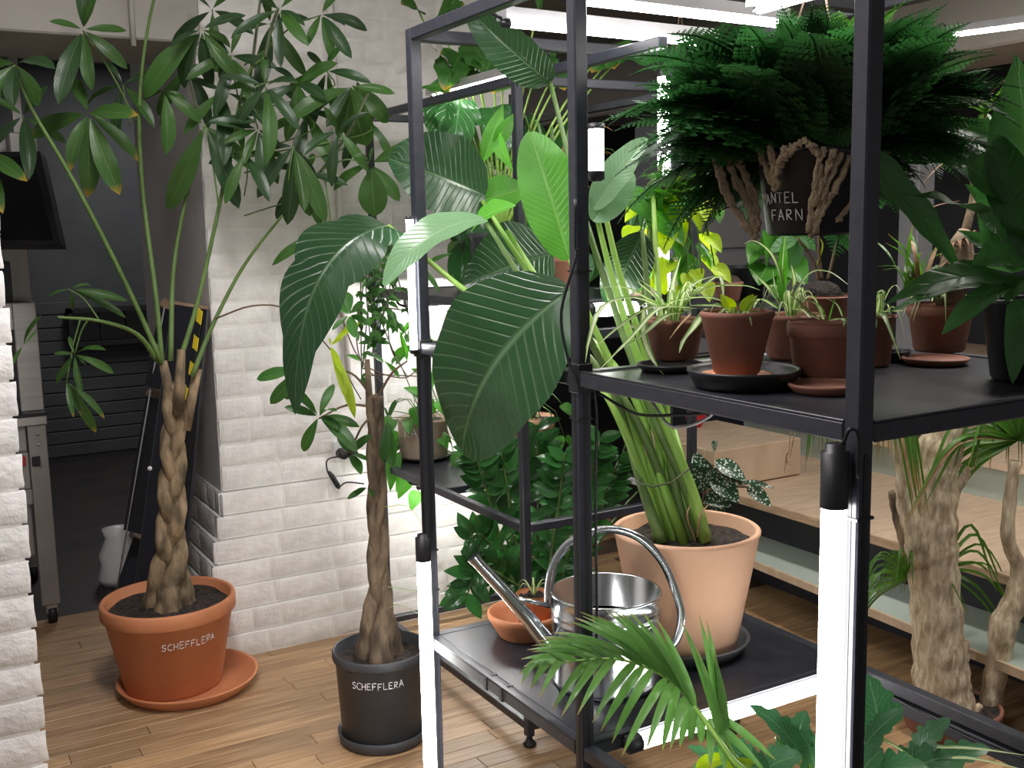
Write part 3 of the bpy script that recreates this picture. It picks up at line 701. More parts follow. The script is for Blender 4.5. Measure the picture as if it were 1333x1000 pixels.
def palmate(parent, cx, cy, h, tips, mat, w=.36, seed=0, kind='obovate', dz=.10, sag=.06):
    rd_ = random.Random(seed); c_ = at(cx, cy, h); k = mpp(c_)
    for i, tp in enumerate(tips):
        dh = tp[2] if len(tp) > 2 else rd_.uniform(-dz, dz)
        t_ = at(tp[0], tp[1], h + dh); L = (t_ - c_).length
        b_ = c_ + (t_ - c_) * .06
        ww = (tp[3] * k) if len(tp) > 3 else L * w
        mm = mat[i % len(mat)] if isinstance(mat, (list, tuple)) else mat
        up = (CAM - c_).normalized() + Vector((rd_.uniform(-.5, .5), rd_.uniform(-.5, .5), .55))
        leaf(parent, mm, b_, t_, ww, up, kind=kind, sag=sag + rd_.uniform(-.02, .06), fold=.18 + rd_.uniform(0, .2), nl=11, wave=.06, seed=seed + i)
def base_on(px, ybot, z, rb):
    p = onz(px, ybot, z); return p + away(p) * rb * .98
def z_at(px, py, p): return at(px, py, hof(p)).z
FL = .0

# ---- tall braided tree in the big terracotta pot
sc = onz(246, 893, 0)
saucer('terracotta_saucer', 'wide terracotta saucer on the wooden floor under the tall braided tree', sc, .222, .042, 'terracotta')
pc = base_on(228, 912, .0095, .15); pc.z = .0095
tree = thing('money_tree', 'tall braided trunk tree in a terracotta pot lettered SCHEFFLERA', 'potted plant', pc)
rt = 88 * mpp(pc + Vector((0, 0, .3))); hp = z_at(222, 822, pc - away(pc) * rt) - pc.z
hp = .292; rt *= .965
P1 = pot(tree, pc, rt, .148, hp, 'terracotta', rim=.05, out=.012, wall=.016, soil=.030)
lettering(P1, 'SCHEFFLERA', on_cone(pc, rt - .0105, .1505, hp - .05, .26, .180, .158), .022, .80, .10, seed=4)
H1 = hof(pc)
tb = pc + Vector((0, 0, hp - .05)); ttop = at(228, 500, H1)
braid(tree, tb, ttop, .047, .031, 1.75, 'bark_tan', 3, .62, 1.75)
for a, b_ in (((232, 540, H1 - .02), (236, 455, H1)), ((240, 560, H1), (258, 480, H1 + .04)), ((224, 530, H1), (212, 470, H1))):
    obj('trunk_branch', MB().tube([at(*a), at(*b_)], [.02, .013], 8), 'bark_tan', tree)
st_ = [
 [(214, 480, H1), (165, 372, H1 - .1), (98, 240, H1 - .25), (40, 140, H1 - .35), (18, 85, H1 - .4)],
 [(212, 485, H1), (203, 385, H1), (187, 260, H1 + .02), (181, 150, H1 - .02), (190, 50, H1 - .05), (206, -25, H1 - .1)],
 [(222, 470, H1), (226, 350, H1 + .05), (244, 250, H1 + .08), (266, 165, H1 + .05)],
 [(234, 470, H1), (258, 390, H1 + .04), (285, 270, H1 + .05), (318, 110, H1), (347, 72, H1 - .05)],
 [(250, 490, H1), (276, 425, H1 + .05), (318, 345, H1 + .08), (372, 275, H1 + .05)],
 [(205, 470, H1), (178, 435, H1 - .1), (130, 418, H1 - .2), (75, 413, H1 - .3)],
 [(318, 150, H1 + .02), (330, 70, H1), (340, -10, H1)],
 [(345, 75, H1 - .05), (352, 40, H1 - .05), (362, 10, H1 - .08)],
 [(372, 275, H1 + .05), (420, 220, H1 + .02), (458, 165, H1), (480, 120, H1)],
]
for i, q in enumerate(st_): px_stem(tree, q, .0085 if i < 6 else .005, .004, 'green_stem' if i < 6 else 'dark_stem')
pet = [((181, 200), (116, 147), -.1), ((181, 165), (108, 40), -.1), ((347, 72), (363, 12), 0), ((285, 270), (267, 162), 0), ((318, 110), (262, 48), -.05), ((318, 120), (388, 108), 0), ((318, 130), (336, 168), 0), ((372, 275), (382, 190), -.05), ((420, 220), (480, 212), 0), ((130, 418), (88, 376), 0), ((115, 416), (97, 462), 0), ((105, 414), (86, 500), 0), ((350, 60), (418, 20), 0), ((420, 220), (432, 300), 0)]
for a, b_, dh in pet: px_stem(tree, [(a[0], a[1], H1), ((a[0] + b_[0]) / 2, (a[1] + b_[1]) / 2 - 8, H1 + dh), (b_[0], b_[1], H1 + dh)], .0028, .0022, 'green_stem', 'petiole', 8)
PA, PD = 'lf_pachira', 'lf_pachira_dark'
palmate(tree, 108, 38, H1 - .15, [(64, 28), (104, -30), (165, 40), (166, 90), (76, 136), (120, 118), (126, -10)], [PA, PD, PA], .38, 1)
palmate(tree, 115, 147, H1 - .15, [(40, 178), (114, 257), (156, 254), (180, 210), (180, 150), (92, 98), (92, 222)], 'lf_pachira_tip', .40, 2)
palmate(tree, 20, 82, H1 - .4, [(-25, 145), (18, 140), (50, 138), (72, 90), (-20, 90)], [PA, PD], .5, 3)
palmate(tree, -18, 200, H1 - .4, [(36, 236), (4, 278), (-60, 200)], 'lf_pachira_tip', .36, 31)
palmate(tree, 262, 38, H1 - .05, [(188, 128), (240, 116), (276, 114), (308, 102), (320, 20), (222, 62), (300, 62)], [PA, PD, PD], .40, 5)
palmate(tree, 214, 118, H1 - .02, [(186, 130), (210, 165), (216, 202), (262, 160), (242, 130)], PA, .42, 33)
palmate(tree, 267, 162, H1, [(218, 274), (311, 272), (334, 160), (331, 222), (302, 212), (290, 150)], [PA, PD, PD], .36, 6)
palmate(tree, 363, 12, H1 - .05, [(304, 46), (366, 88), (402, 60), (397, 34), (338, -4), (410, -20)], [PD, PD, PA], .34, 7)
palmate(tree, 336, 168, H1, [(272, 158), (290, 186), (345, 256), (318, 214), (366, 190), (362, 240)], [PD, PA], .36, 8)
palmate(tree, 388, 108, H1 + .02, [(318, 152), (372, 184), (425, 130), (440, 82), (356, 88), (398, 160)], [PD, PA], .40, 9)
palmate(tree, 382, 190, H1 - .05, [(335, 258), (374, 293), (396, 276), (424, 290), (342, 196), (412, 240), (404, 282)], [PD, PD, PA, PA], .36, 10)
palmate(tree, 418, 18, H1, [(446, -20), (458, 76), (432, 78), (450, 34), (400, 60), (478, 40)], [PA, PD], .40, 12)
palmate(tree, 458, 112, H1, [(372, 160), (425, 166), (514, 122), (440, 182), (410, 150)], [PA, PD, PA], .36, 13)
palmate(tree, 455, 108, H1 + .02, [(478, 190, .05, 72), (505, 160, .08, 40)], PA, .5, 14)
palmate(tree, 482, 212, H1, [(434, 248), (460, 204), (486, 192), (556, 190), (548, 200)], PA, .36, 15)
palmate(tree, 484, 214, H1 + .02, [(488, 282, .03, 62), (520, 262, .05, 30)], PA, .5, 16)
palmate(tree, 92, 376, H1 - .25, [(60, 388), (94, 404), (166, 392), (164, 414), (120, 372)], PA, .26, 17)
palmate(tree, 97, 461, H1 - .3, [(70, 461), (73, 500), (90, 438), (148, 486), (138, 456), (108, 512), (112, 476)], PA, .30, 18)
palmate(tree, 86, 496, H1 - .3, [(136, 545), (125, 563), (96, 543), (106, 540)], 'lf_pachira_tip', .24, 19)
palmate(tree, 432, 300, H1 + .1, [(354, 346, 0, 24), (392, 322, 0, 26), (373, 402, 0, 28)], PA, .30, 20)
for i_, (cx_, cy_, r_, nn_) in enumerate(((300, 72, 62, 6), (345, 112, 66, 6), (425, 92, 60, 6), (398, 226, 60, 5), (244, 86, 64, 5), (440, 170, 58, 5), (352, 30, 64, 5), (290, 118, 70, 6), (470, 150, 60, 5), (160, 110, 60, 5), (318, 200, 58, 5), (30, 150, 70, 5), (400, 146, 62, 6), (276, 12, 60, 5))):
    ra_ = random.Random(100 + i_); a0_ = ra_.uniform(0, 6.28)
    px_stem(tree, [(min(cx_ + 10, 318), cy_ + 55, H1 + .04), (cx_ + 4, cy_ + 25, H1 + .02), (cx_, cy_, H1 + .03)], .0025, .002, 'green_stem', 'petiole', 8)
    palmate(tree, cx_, cy_, H1 + ra_.uniform(-.12, .16), [(cx_ + r_ * ra_.uniform(.8, 1.2) * math.cos(a0_ + 6.28 * q_ / nn_) * .85, cy_ + 24 + r_ * ra_.uniform(.8, 1.2) * math.sin(a0_ + 6.28 * q_ / nn_)) for q_ in range(nn_)], [PD, PA, PD] if i_ % 2 else [PA, PD], .34, 60 + i_)
palmate(tree, 30, 450, H1 - .4, [(54, 410), (48, 430), (14, 480)], PA, .16, 21)
px_stem(tree, [(280, 415, H1), (330, 398, H1 + .02), (378, 405, H1 + .05), (430, 455, H1 + .06), (470, 520, H1 + .05)], .003, .002, 'brown_stem', 'twig')

# ---- smaller braided tree in the anthracite pot
dc = base_on(500, 982, 0, .11); dc.z = .006
tree2 = thing('umbrella_tree', 'braided trunk tree in an anthracite plastic pot lettered SCHEFFLERA', 'potted plant', dc)
rt2 = 62 * mpp(dc + Vector((0, 0, .25))); hp2 = .265
P2 = pot(tree2, dc + Vector((0, 0, .004)), rt2, .112, hp2, 'anthracite_plastic', rim=.03, out=.009, wall=.008, soil=.03)
obj('attached_saucer', MB().lathe([(.001, 0), (.118, 0), (.124, .006), (.130, .034), (.126, .036), (.12, .012), (.001, .012)], (dc.x, dc.y, 0), 44), 'anthracite_plastic', tree2)
lettering(P2, 'SCHEFFLERA', on_cone(dc + Vector((0, 0, .004)), rt2 - .008, .112, hp2, -.10, .187, .148), .0195, .78, .11, seed=9)
H2 = hof(dc)
braid(tree2, dc + Vector((0, 0, hp2 - .035)), at(488, 515, H2), .030, .020, 1.7, 'bark_grey', 3, .66, 2.3)
obj('trunk_stub', MB().tube([at(482, 540, H2), at(478, 468, H2)], [.012, .007], 7), 'bark_grey', tree2)
LS = 'lf_schefflera'
for a, b_ in (((488, 530), (415, 545)), ((486, 520), (440, 480)), ((488, 525), (530, 470)), ((488, 540), (455, 590))):
    px_stem(tree2, [(a[0], a[1], H2), ((a[0] + b_[0]) / 2, (a[1] + b_[1]) / 2 - 10, H2 - .03), (b_[0], b_[1], H2 - .05)], .004, .0025, 'brown_stem', 'branch', 8)
palmate(tree2, 415, 542, H2 - .05, [(370, 530), (395, 588), (435, 500), (440, 560), (465, 590), (376, 505), (438, 536), (468, 556)], LS, .42, 41)
palmate(tree2, 392, 480, H2 - .08, [(334, 494), (352, 526), (372, 456), (398, 450), (372, 520)], LS, .42, 42)
palmate(tree2, 455, 592, H2 - .05, [(470, 618), (440, 565), (485, 566), (478, 600)], LS, .44, 43)
palmate(tree2, 455, 410, H2 - .02, [(432, 430), (462, 440), (450, 380), (480, 420), (475, 395), (440, 395)], 'lf_vine', .42, 44)
palmate(tree2, 430, 450, H2 - .06, [(447, 440), (445, 486), (450, 520), (462, 545), (428, 440), (468, 420)], 'lf_lime', .24, 45)
palmate(tree2, 505, 545, H2 - .03, [(508, 584), (516, 520), (498, 602), (500, 530), (512, 610)], LS, .42, 46)
palmate(tree2, 478, 635, H2 - .04, [(452, 650), (462, 640), (485, 648)], LS, .45, 47)
for q in ([(500, 660), (540, 668), (590, 772)], [(505, 764), (545, 770), (580, 757)], [(505, 792), (525, 790), (582, 820)]):
    blade(tree2, 'lf_spider', curve([at(x, y, H2 - .03) for x, y in q], 8), .008, name='sprout_leaf')

# ---- trailing vines that hang around the wall rack's left post
vb = Vector((QX0 - .03, QY1 - .02, 1.5))
vine = thing('trailing_vine', 'tangle of trailing vine with small leaves hung on the wall rack post', 'plant', vb)
rv = random.Random(21); hv = hof(vb) - .05; HV = hv
for k in range(13):
    x0 = rv.uniform(468, 505); y0 = rv.uniform(296, 320); x1 = x0 + rv.uniform(-28, 34); ln = rv.uniform(80, 190)
    pts = [(x0, y0, hv - rv.random() * .12), (x0 + rv.uniform(-14, 14), y0 + ln * .4, hv - .08 - rv.random() * .12), (x1, y0 + ln, hv - .1 - rv.random() * .12)]
    P_ = curve([at(*p) for p in pts], 10); obj('vine_stem', MB().tube(P_, .0022, 5), 'dark_stem', vine)
    for j in range(1, len(P_)):
        for s_ in (-1, 1):
            if rv.random() < .75:
                d = Vector((rv.uniform(-1, 1), rv.uniform(-1, .3), rv.uniform(-1.2, .2))).normalized() * rv.uniform(.028, .05)
                leaf(vine, 'lf_vine', P_[j], P_[j] + d, d.length * .45, kind='ovate', nl=5, nw=2)
for q in ([(500, 400), (545, 410), (560, 440), (555, 480)], [(440, 400), (470, 470), (520, 492), (545, 480), (590, 440)], [(505, 390), (508, 450), (530, 490)], [(470, 490), (500, 488), (545, 490)], [(462, 420), (470, 470), (500, 500)]):
    px_stem(vine, [(x, y, hv - .1) for x, y in q], .0025, .0016, 'brown_stem', 'vine_stem')
for bx, by, tx, ty in ((530, 470, 520, 430), (545, 410, 520, 440), (560, 440, 575, 470), (490, 455, 470, 432), (520, 492, 500, 470), (545, 415, 530, 438), (470, 470, 450, 462), (540, 360, 560, 400), (550, 350, 575, 385), (555, 345, 590, 330)):
    leaf(vine, 'lf_pothos', at(bx, by, hv - .1), at(tx, ty, hv - .12), .02, kind='lance', nl=6)

# ---- strelitzia in the pale terracotta pot on the low shelf
SH = .4655
sp = base_on(893, 872, SH, .14); sp.z = SH
saucer('plant_saucer', 'dark grey plastic saucer under the pale terracotta pot', sp, .148, .032, 'anthracite_plastic')
spc = sp + Vector((0, 0, .0095))
stre = thing('bird_of_paradise', 'large leaved bird of paradise tied up in a pale terracotta pot', 'potted plant', spc)
kk = mpp(spc + Vector((0, 0, .25))); rts = 95 * kk; HS = hof(spc)
hps = z_at(895, 714, spc - away(spc) * rts) - spc.z
pot(stre, spc, rts, .118, hps, 'terracotta_pale', rim=0, wall=.013, soil=.03)
sb = spc + Vector((0, 0, hps - .035)); HB = HS
# petioles: bundle tied at two thirds, then fanning out
ends = [((744, 376), 2.03), ((742, 338), HB + .05), ((628, 262), HB + .28), ((632, 288), HB + .12), ((505, 294), HB + .20), ((660, 300), HB + .2), ((716, 106), HB + .25), ((774, 270), HB + .02), ((778, 232), HB + .1), ((836, 300), HB + .1), ((700, 372), HB + .25), ((850, 250), HB + .2)]
ties = [(838, 640), (848, 640), (856, 636), (866, 636), (876, 634), (884, 634), (892, 634), (898, 630), (862, 640), (880, 640), (845, 644), (870, 642)]
roots = [(862, 706), (868, 708), (884, 712), (890, 708), (898, 712), (906, 700), (912, 702), (918, 700), (876, 712), (902, 714), (858, 702), (888, 704)]
mids = [(800, 510), (806, 500), (820, 505), (812, 520), (826, 515), (832, 520), (842, 520), (836, 480), (850, 500), (858, 500), (796, 525), (866, 510)]
for i, (e, h_e) in enumerate(ends):
    dh = ((i * 5) % 7 - 3) * .012
    path = curve([at(*roots[i], HB + dh), at(*ties[i], HB + dh * .6), at(*mids[i], HB + dh), at((mids[i][0] * .38 + e[0] * .62), (mids[i][1] * .45 + e[1] * .55), HB * .4 + h_e * .6), at(*e, h_e)], 20)
    k = len(path) - 1
    obj('petiole', MB().tube(path, [(.0155 - .010 * (j / k) ** .7) for j in range(k + 1)], 8), 'pale_stem' if i % 3 else 'green_stem', stre)
obj('leaf_sheath', MB().tube([at(918, 706, HB - .03), at(898, 640, HB), at(878, 560, HB)], [.030, .022, .012], 9, flat=.5), 'pale_stem', stre)
obj('leaf_sheath', MB().tube([at(893, 714, HB - .03), at(866, 640, HB - .02), at(840, 560, HB)], [.022, .018, .010], 9, flat=.6), 'pale_stem', stre)
for q in ([(905, 705), (893, 672), (900, 655)], [(908, 700), (914, 670), (925, 655)]):
    blade(stre, 'dry_leaf', curve([at(x, y, HB - .05) for x, y in q], 6), .02, name='dry_sheath')
tie = [at(830, 628, HB - .05), at(850, 634, HB - .065), at(875, 628, HB - .06), at(897, 610, HB - .03), at(880, 606, HB + .04), at(845, 612, HB + .04)]
obj('tie_wire', MB().tube(tie + [tie[0]], .0022, 5), 'dark_stem', stre)
ST, SB, SG = 'lf_strelitzia', 'lf_strelitzia_bright', 'lf_strelitzia_grey'
def big(mat, b_, t_, wpx, up=None, **kw):
    B_, T_ = at(*b_), at(*t_); kw.setdefault('kind', 'paddle'); kw.setdefault('nl', 16); kw.setdefault('nw', 8); kw.setdefault('wave', .05)
    if up is not None: up = (CAM - B_).normalized() * up[0] + Vector((0, 0, up[1])) + RT * up[2]
    return leaf(stre, mat, B_, T_, wpx * mpp(B_), up, **kw)
big(ST, (744, 376, 2.03), (602, 588, 2.20), 200, (1, .5, -.2), sag=.10, fold=.12, bend=RT * -.015 + Vector((0, 0, .02)))
big(SB, (741, 338, HB + .05), (690, 172, HB + .12), 84, (1, .0, .25), sag=.03, fold=.25)
big(ST, (632, 255, HB + .30), (506, 206, HB + .16), 112, (1, .35, .1), sag=.04, fold=.22)
big(SB, (628, 262, HB + .34), (690, 245, HB + .36), 50, (1, .5, .0), sag=.06, fold=.3, kind='ovate')
big(SG, (632, 286, HB - .12), (500, 372, HB - .22), 62, (.55, 1.0, 0), sag=.16, fold=.22)
big('lf_strelitzia', (505, 294, HB + .12), (384, 540, HB + .02), 100, (1, .5, .25), sag=.10, fold=.15, kind='split', nl=26, bend=RT * -.055 + UP * .085)
big(SB, (615, 300, HB + .2), (672, 268, HB + .1), 46, (.8, .8, 0), sag=.1, kind='ovate')
big(ST, (720, 330, HB + .38), (600, 372, HB + .33), 110, (1, .4, 0), sag=.06, kind='ovate')
big(ST, (716, 106, HB + .25), (606, 8, HB + .10), 56, (.8, -.5, .3), sag=.10, fold=.35)
big(SG, (772, 272, HB), (842, 180, HB - .03), 44, (.7, .9, .3), sag=.05)
big(SG, (772, 288, HB), (822, 222, HB + .05), 48, (.8, .6, .4), sag=.05)
big(SB, (628, 212, HB + .32), (655, 135, HB + .35), 24, (1, 0, 0), kind='lance', nl=8)
big(SB, (642, 190, HB + .32), (668, 148, HB + .34), 22, (1, 0, .4), kind='lance', nl=8)
big(SB, (640, 165, HB + .34), (668, 222, HB + .3), 20, (1, 0, -.4), kind='lance', nl=8)
big(ST, (836, 300, HB + .1), (786, 395, HB + .2), 66, (1, .3, .4), kind='ovate', sag=.1)
big(SB, (850, 345, HB + .4), (795, 378, HB + .45), 60, (1, .6, 0), kind='ovate', sag=.08)

# ---- watering can, bowl and little pot on the low shelf
wc_p = onz(790, 915, SH); kk = mpp(wc_p); wr = 74 * kk; wc = wc_p + away(wc_p) * wr; wc.z = SH
HW = hof(wc); wh = z_at(788, 792, wc - away(wc) * wr) - SH
can = thing('watering_can', 'shiny galvanised round watering can with a tall hoop handle', 'watering can', wc)
obj('body', MB().lathe([(.001, .004), (wr - .004, .0), (wr, .004), (wr, .012), (wr - .002, .015), (wr - .002, wh * .70), (wr + .001, wh * .715), (wr - .002, wh * .73), (wr - .002, wh * .77), (wr + .001, wh * .785), (wr - .002, wh * .80), (wr - .002, wh - .008), (wr + .003, wh - .004), (wr, wh), (wr - .004, wh - .003), (wr - .005, .01), (.001, .008)], wc, 56), 'galvanised', can)
obj('water', MB().lathe([(.001, wh * .62), (wr - .006, wh * .62)], wc, 40), 'screen', can)
spx = [(716, 842), (690, 808), (655, 768), (617, 727)]
obj('spout', MB().tube([at(x, y, HW - .02) for x, y in spx], [.020, .017, .0145, .0125], 18, cap=False), 'galvanised', can)
obj('spout_tip', MB().tube([at(620, 730, HW - .02), at(616, 725, HW - .02)], .0145, 18, cap=False), 'galvanised', can)
obj('brace', MB().tube([at(713, 788, HW - .02), at(664, 777, HW - .02)], .006, 8, flat=.5), 'galvanised', can)
hd = curve([at(x, y, HW) for x, y in ((714, 790), (715, 760), (724, 728), (748, 702), (790, 689), (830, 699), (860, 728), (878, 766), (887, 802), (881, 832), (868, 846))], 40)
obj('handle', MB().tube(hd, .0095, 10), 'galvanised', can)
for a in (0, 1): obj('rivet', MB().tube([at(868, 842 + 8 * a, HW - .012), at(868, 842 + 8 * a, HW - .02)], .004, 8), 'galvanised', can)
bp_ = onz(678, 838, SH); kb = mpp(bp_); bc = bp_ + away(bp_) * .06; bc.z = SH
bc = bc + RT * .012; bc.z = SH
bowl = obj('terracotta_bowl', MB().lathe([(.001, 0), (.062, 0), (.066, .004), (.088, .042), (.091, .046), (.093, .058), (.090, .062), (.084, .061), (.080, .044), (.058, .012), (.001, .012)], bc, 44), 'terracotta', None, origin=bc); bowl['label'] = 'shallow terracotta bowl behind the spout of the watering can'; bowl['category'] = 'bowl'
lp = bc + RT * .022 + away(bc) * .015; lp.z = SH + .0125
lil = thing('seedling_pot', 'small terracotta pot with a spiky seedling inside the bowl', 'potted plant', lp)
pot(lil, lp, .046, .033, .088, 'terracotta', rim=.022, out=.004, wall=.006, soil=.012)
for k in range(6):
    a = k * 1.05; blade(lil, 'lf_spider', arch(lp + Vector((0, 0, .078)), (math.cos(a), math.sin(a), 0), .05, .05, .025, 6), .007)

# ---- potted helper for the mid shelf
MSZ = 1.188
def potted(name, label, cx, ybot, ytop, rt_px, rb_px, mat, rim_px=0, z=MSZ, soil=.015, saucer_=None, cat='potted plant', group=None, wall=.006, lift=0):
    p = onz(cx, ybot, z); k = mpp(p); c_ = p + away(p) * rb_px * k * .9; c_.z = z + lift
    kt = k; rt_ = rt_px * mpp(c_); rb_ = rb_px * mpp(c_)
    h__ = z_at(cx, ytop, c_ - away(c_) * rt_) - c_.z
    t_ = thing(name, label, cat, c_, group)
    pot(t_, c_, rt_, rb_, h__, mat, rim=rim_px * k, out=.005 if rim_px else 0, wall=wall, soil=soil)
    return t_, c_ + Vector((0, 0, h__)), rt_, c_
def spider(t_, top, rt_, n, Lr, w, seed, mat='lf_spider', rise=(.05, .1), droop=(.03, .10), az=None, spread=.5):
    r_ = random.Random(seed)
    for k in range(n):
        a = (2 * math.pi * k / n + r_.uniform(-.3, .3)) if az is None else r_.uniform(*az)
        d = Vector((math.cos(a), math.sin(a), 0)); L = r_.uniform(*Lr)
        blade(t_, mat, arch(Vector(top) - Vector((0, 0, .012)) + d * rt_ * .25 * r_.random(), d, L * spread * r_.uniform(.6, 1.3), r_.uniform(*rise), r_.uniform(*droop), 9), w * r_.uniform(.75, 1.15))
def px_blades(t_, mat, lst, w, up=(0, 0, 1)):
    for q in lst: blade(t_, mat, curve([at(*p) for p in q], 12), w, up)

TD = 'terracotta_shaded'
# black tray and saucers first
def px_saucer(label, cx, ybot, rpx, hpx, mat, name='plant_saucer', z=MSZ, group=None):
    p = onz(cx, ybot, z); r_ = rpx * mpp(p); c_ = p + away(p) * r_ * .86; c_.z = z
    return saucer(name, label, c_, r_, hpx, mat, group, wall=.005), c_
s1, c1 = px_saucer('small black saucer under the arching spider plant', 872, 487, 44, .014, 'black_plastic')
ta, top, rt_, c_ = potted('spider_plant', 'terracotta pot with arching variegated spider plant over the shelf edge', 878, 478, 418, 40, 29, TD, 0, lift=.0095)
hA = hof(c_)
px_blades(ta, 'lf_spider', [
 [(870, 405, hA), (840, 388, hA - .03), (810, 374, hA - .06), (772, 376, hA - .1)],
 [(872, 405, hA), (825, 388, hA - .08), (785, 400, hA - .14), (768, 440, hA - .17), (762, 472, hA - .18)],
 [(900, 404, hA), (850, 400, hA - .06), (808, 425, hA - .11), (775, 452, hA - .15)],
 [(905, 402, hA), (860, 402, hA - .1), (822, 440, hA - .16), (778, 484, hA - .2)],
 [(900, 406, hA), (868, 412, hA - .08), (838, 436, hA - .14), (800, 460, hA - .18)],
 [(838, 405, hA - .04), (838, 440, hA - .08), (850, 470, hA - .12), (870, 496, hA - .14)],
 [(920, 402, hA), (905, 425, hA - .1), (890, 445, hA - .12), (884, 460, hA - .13)],
 [(868, 404, hA), (852, 380, hA + .01), (830, 362, hA + .02)],
 [(862, 402, hA), (850, 385, hA), (828, 366, hA - .02)],
 [(872, 402, hA), (876, 372, hA + .03), (886, 335, hA + .05)],
 [(876, 404, hA), (886, 380, hA), (898, 372, hA), (900, 388, hA - .02)],
 [(880, 402, hA), (920, 370, hA), (938, 362, hA), (942, 396, hA - .04)],
 [(884, 402, hA), (920, 376, hA), (965, 372, hA - .02), (990, 378, hA - .04)],
 [(880, 404, hA), (905, 370, hA + .04), (935, 358, hA + .04)],
 [(900, 398, hA), (940, 400, hA - .04), (968, 412, hA - .06)],
 [(866, 402, hA), (880, 392, hA - .05), (925, 388, hA - .08), (962, 404, hA - .1)]], .0155)
spider(ta, top, rt_, 12, (.08, .16), .011, 3)
px_blades(ta, 'dry_leaf', [[(900, 408, hA - .05), (885, 424, hA - .1), (871, 442, hA - .12)], [(858, 412, hA - .04), (830, 424, hA - .1), (808, 434, hA - .12)]], .005)

tray_p = onz(968, 512, MSZ); trc = tray_p + away(tray_p) * .078; trc.z = MSZ
saucer('plant_tray', 'wide black plastic tray holding a terracotta pot on the mid shelf', trc, .092, .030, 'black_plastic', wall=.004)
so = trc + Vector((-.012, .004, .0095))
saucer('plant_saucer', 'small orange clay saucer inside the wide black tray', so, .058, .012, 'terracotta', wall=.005)
tb_ = thing('spider_plant', 'smooth terracotta pot with short spider plant in the wide black tray', 'potted plant', so + Vector((0, 0, .0095)))
cB = so + Vector((0, 0, .0095)); rB = 48 * mpp(cB); hB = z_at(966, 408, cB - away(cB) * rB) - cB.z
pot(tb_, cB, rB, .037, hB, TD, rim=0, wall=.006, soil=.012)
spider(tb_, cB + Vector((0, 0, hB)), rB, 14, (.06, .12), .010, 5, rise=(.015, .04), droop=(.02, .05))
for k in range(4):
    a = k * 1.7; b0 = cB + Vector((0, 0, hB - .005)); leaf(tb_, 'lf_lime', b0 + Vector((math.cos(a), math.sin(a), 0)) * .01, b0 + Vector((math.cos(a) * .035, math.sin(a) * .035, .03)), .02, kind='ovate', nl=5)
tc_, top, rt_, c_ = potted('spider_plant', 'terracotta pot with upright spider plant behind the wide black tray', 1030, 470, 412, 42, 31, TD, 0)
hC = hof(c_)
px_blades(tc_, 'lf_spider', [
 [(1018, 400, hC), (1015, 360, hC), (1003, 330, hC - .01), (982, 314, hC - .03), (968, 318, hC - .05)],
 [(1016, 400, hC), (1004, 380, hC), (990, 365, hC - .02), (976, 350, hC - .02)],
 [(1020, 400, hC), (1020, 370, hC + .02), (1024, 340, hC + .02)],
 [(1024, 400, hC), (1034, 370, hC), (1030, 345, hC - .02)],
 [(1026, 400, hC), (1052, 358, hC - .02), (1078, 354, hC - .04), (1106, 372, hC - .08)],
 [(1028, 402, hC), (1046, 405, hC - .06), (1055, 415, hC - .09)],
 [(1012, 402, hC), (990, 390, hC - .04), (980, 402, hC - .06)],
 [(1018, 400, hC), (1008, 372, hC), (1006, 350, hC)], [(1022, 400, hC), (1018, 350, hC), (1022, 306, hC)]], .0125)
spider(tc_, top, rt_, 12, (.08, .14), .011, 8, rise=(.06, .1))
leaf(tc_, 'lf_strelitzia_bright', at(1016, 395, hC), at(1022, 300, hC + .03), .02, kind='lance')
te_, top, rt_, c_ = potted('dark_stem_plant', 'wide terracotta pot with a dark root ball and brown stems', 1066, 452, 386, 42, 32, TD, 7, soil=.010)
hE = hof(c_)
obj('root_ball', MB().lathe([(.001, 0), (.045, 0), (.05, .012), (.038, .03), (.02, .04), (.001, .042)], top - Vector((0, 0, .012)), 20), 'soil', te_)
for q in ([(1066, 366), (1056, 335), (1038, 310)], [(1070, 364), (1066, 330), (1066, 300)], [(1078, 364), (1086, 330), (1094, 290)]):
    px_stem(te_, [(x, y, hE) for x, y in q], .004, .003, 'brown_stem')
for q in ((1038, 312, 1000, 330), (1040, 308, 1062, 326), (1066, 305, 1050, 280), (1066, 302, 1096, 300), (1092, 300, 1110, 330), (1038, 314, 1030, 352)):
    leaf(te_, 'lf_platy', at(q[0], q[1], hE), at(q[2], q[3], hE + .02), .04, kind='ovate')
px_blades(te_, 'lf_lime', [[(1064, 345, hE), (1072, 320, hE), (1064, 305, hE)]], .012)
sD, cD = px_saucer('terracotta saucer under the collared pot by the rack corner', 1072, 516, 48, .014, 'terracotta_shaded')
td_, top, rt_, c_ = potted('spider_plant', 'collared terracotta pot with sparse spider plant by the rack corner', 1072, 502, 422, 48, 35, TD, 22, lift=.0095)
hD = hof(c_)
px_blades(td_, 'lf_spider', [[(1066, 416, hD), (1052, 408, hD - .02), (1036, 390, hD - .03), (1028, 382, hD - .02)], [(1072, 416, hD), (1064, 398, hD - .02), (1046, 390, hD - .02), (1038, 392, hD)], [(1080, 418, hD), (1098, 416, hD - .05), (1096, 432, hD - .06)], [(1096, 412, hD), (1088, 396, hD), (1074, 388, hD)]], .011)
px_blades(td_, 'lf_strelitzia_bright', [[(1080, 418, hD), (1084, 402, hD), (1088, 386, hD)]], .009)
tf_, top, rt_, c_ = potted('spider_plant', 'terracotta pot with drooping spider leaves just behind the corner post', 1138, 478, 412, 27, 17, 'terracotta_shaded', 6)
hF = hof(c_)
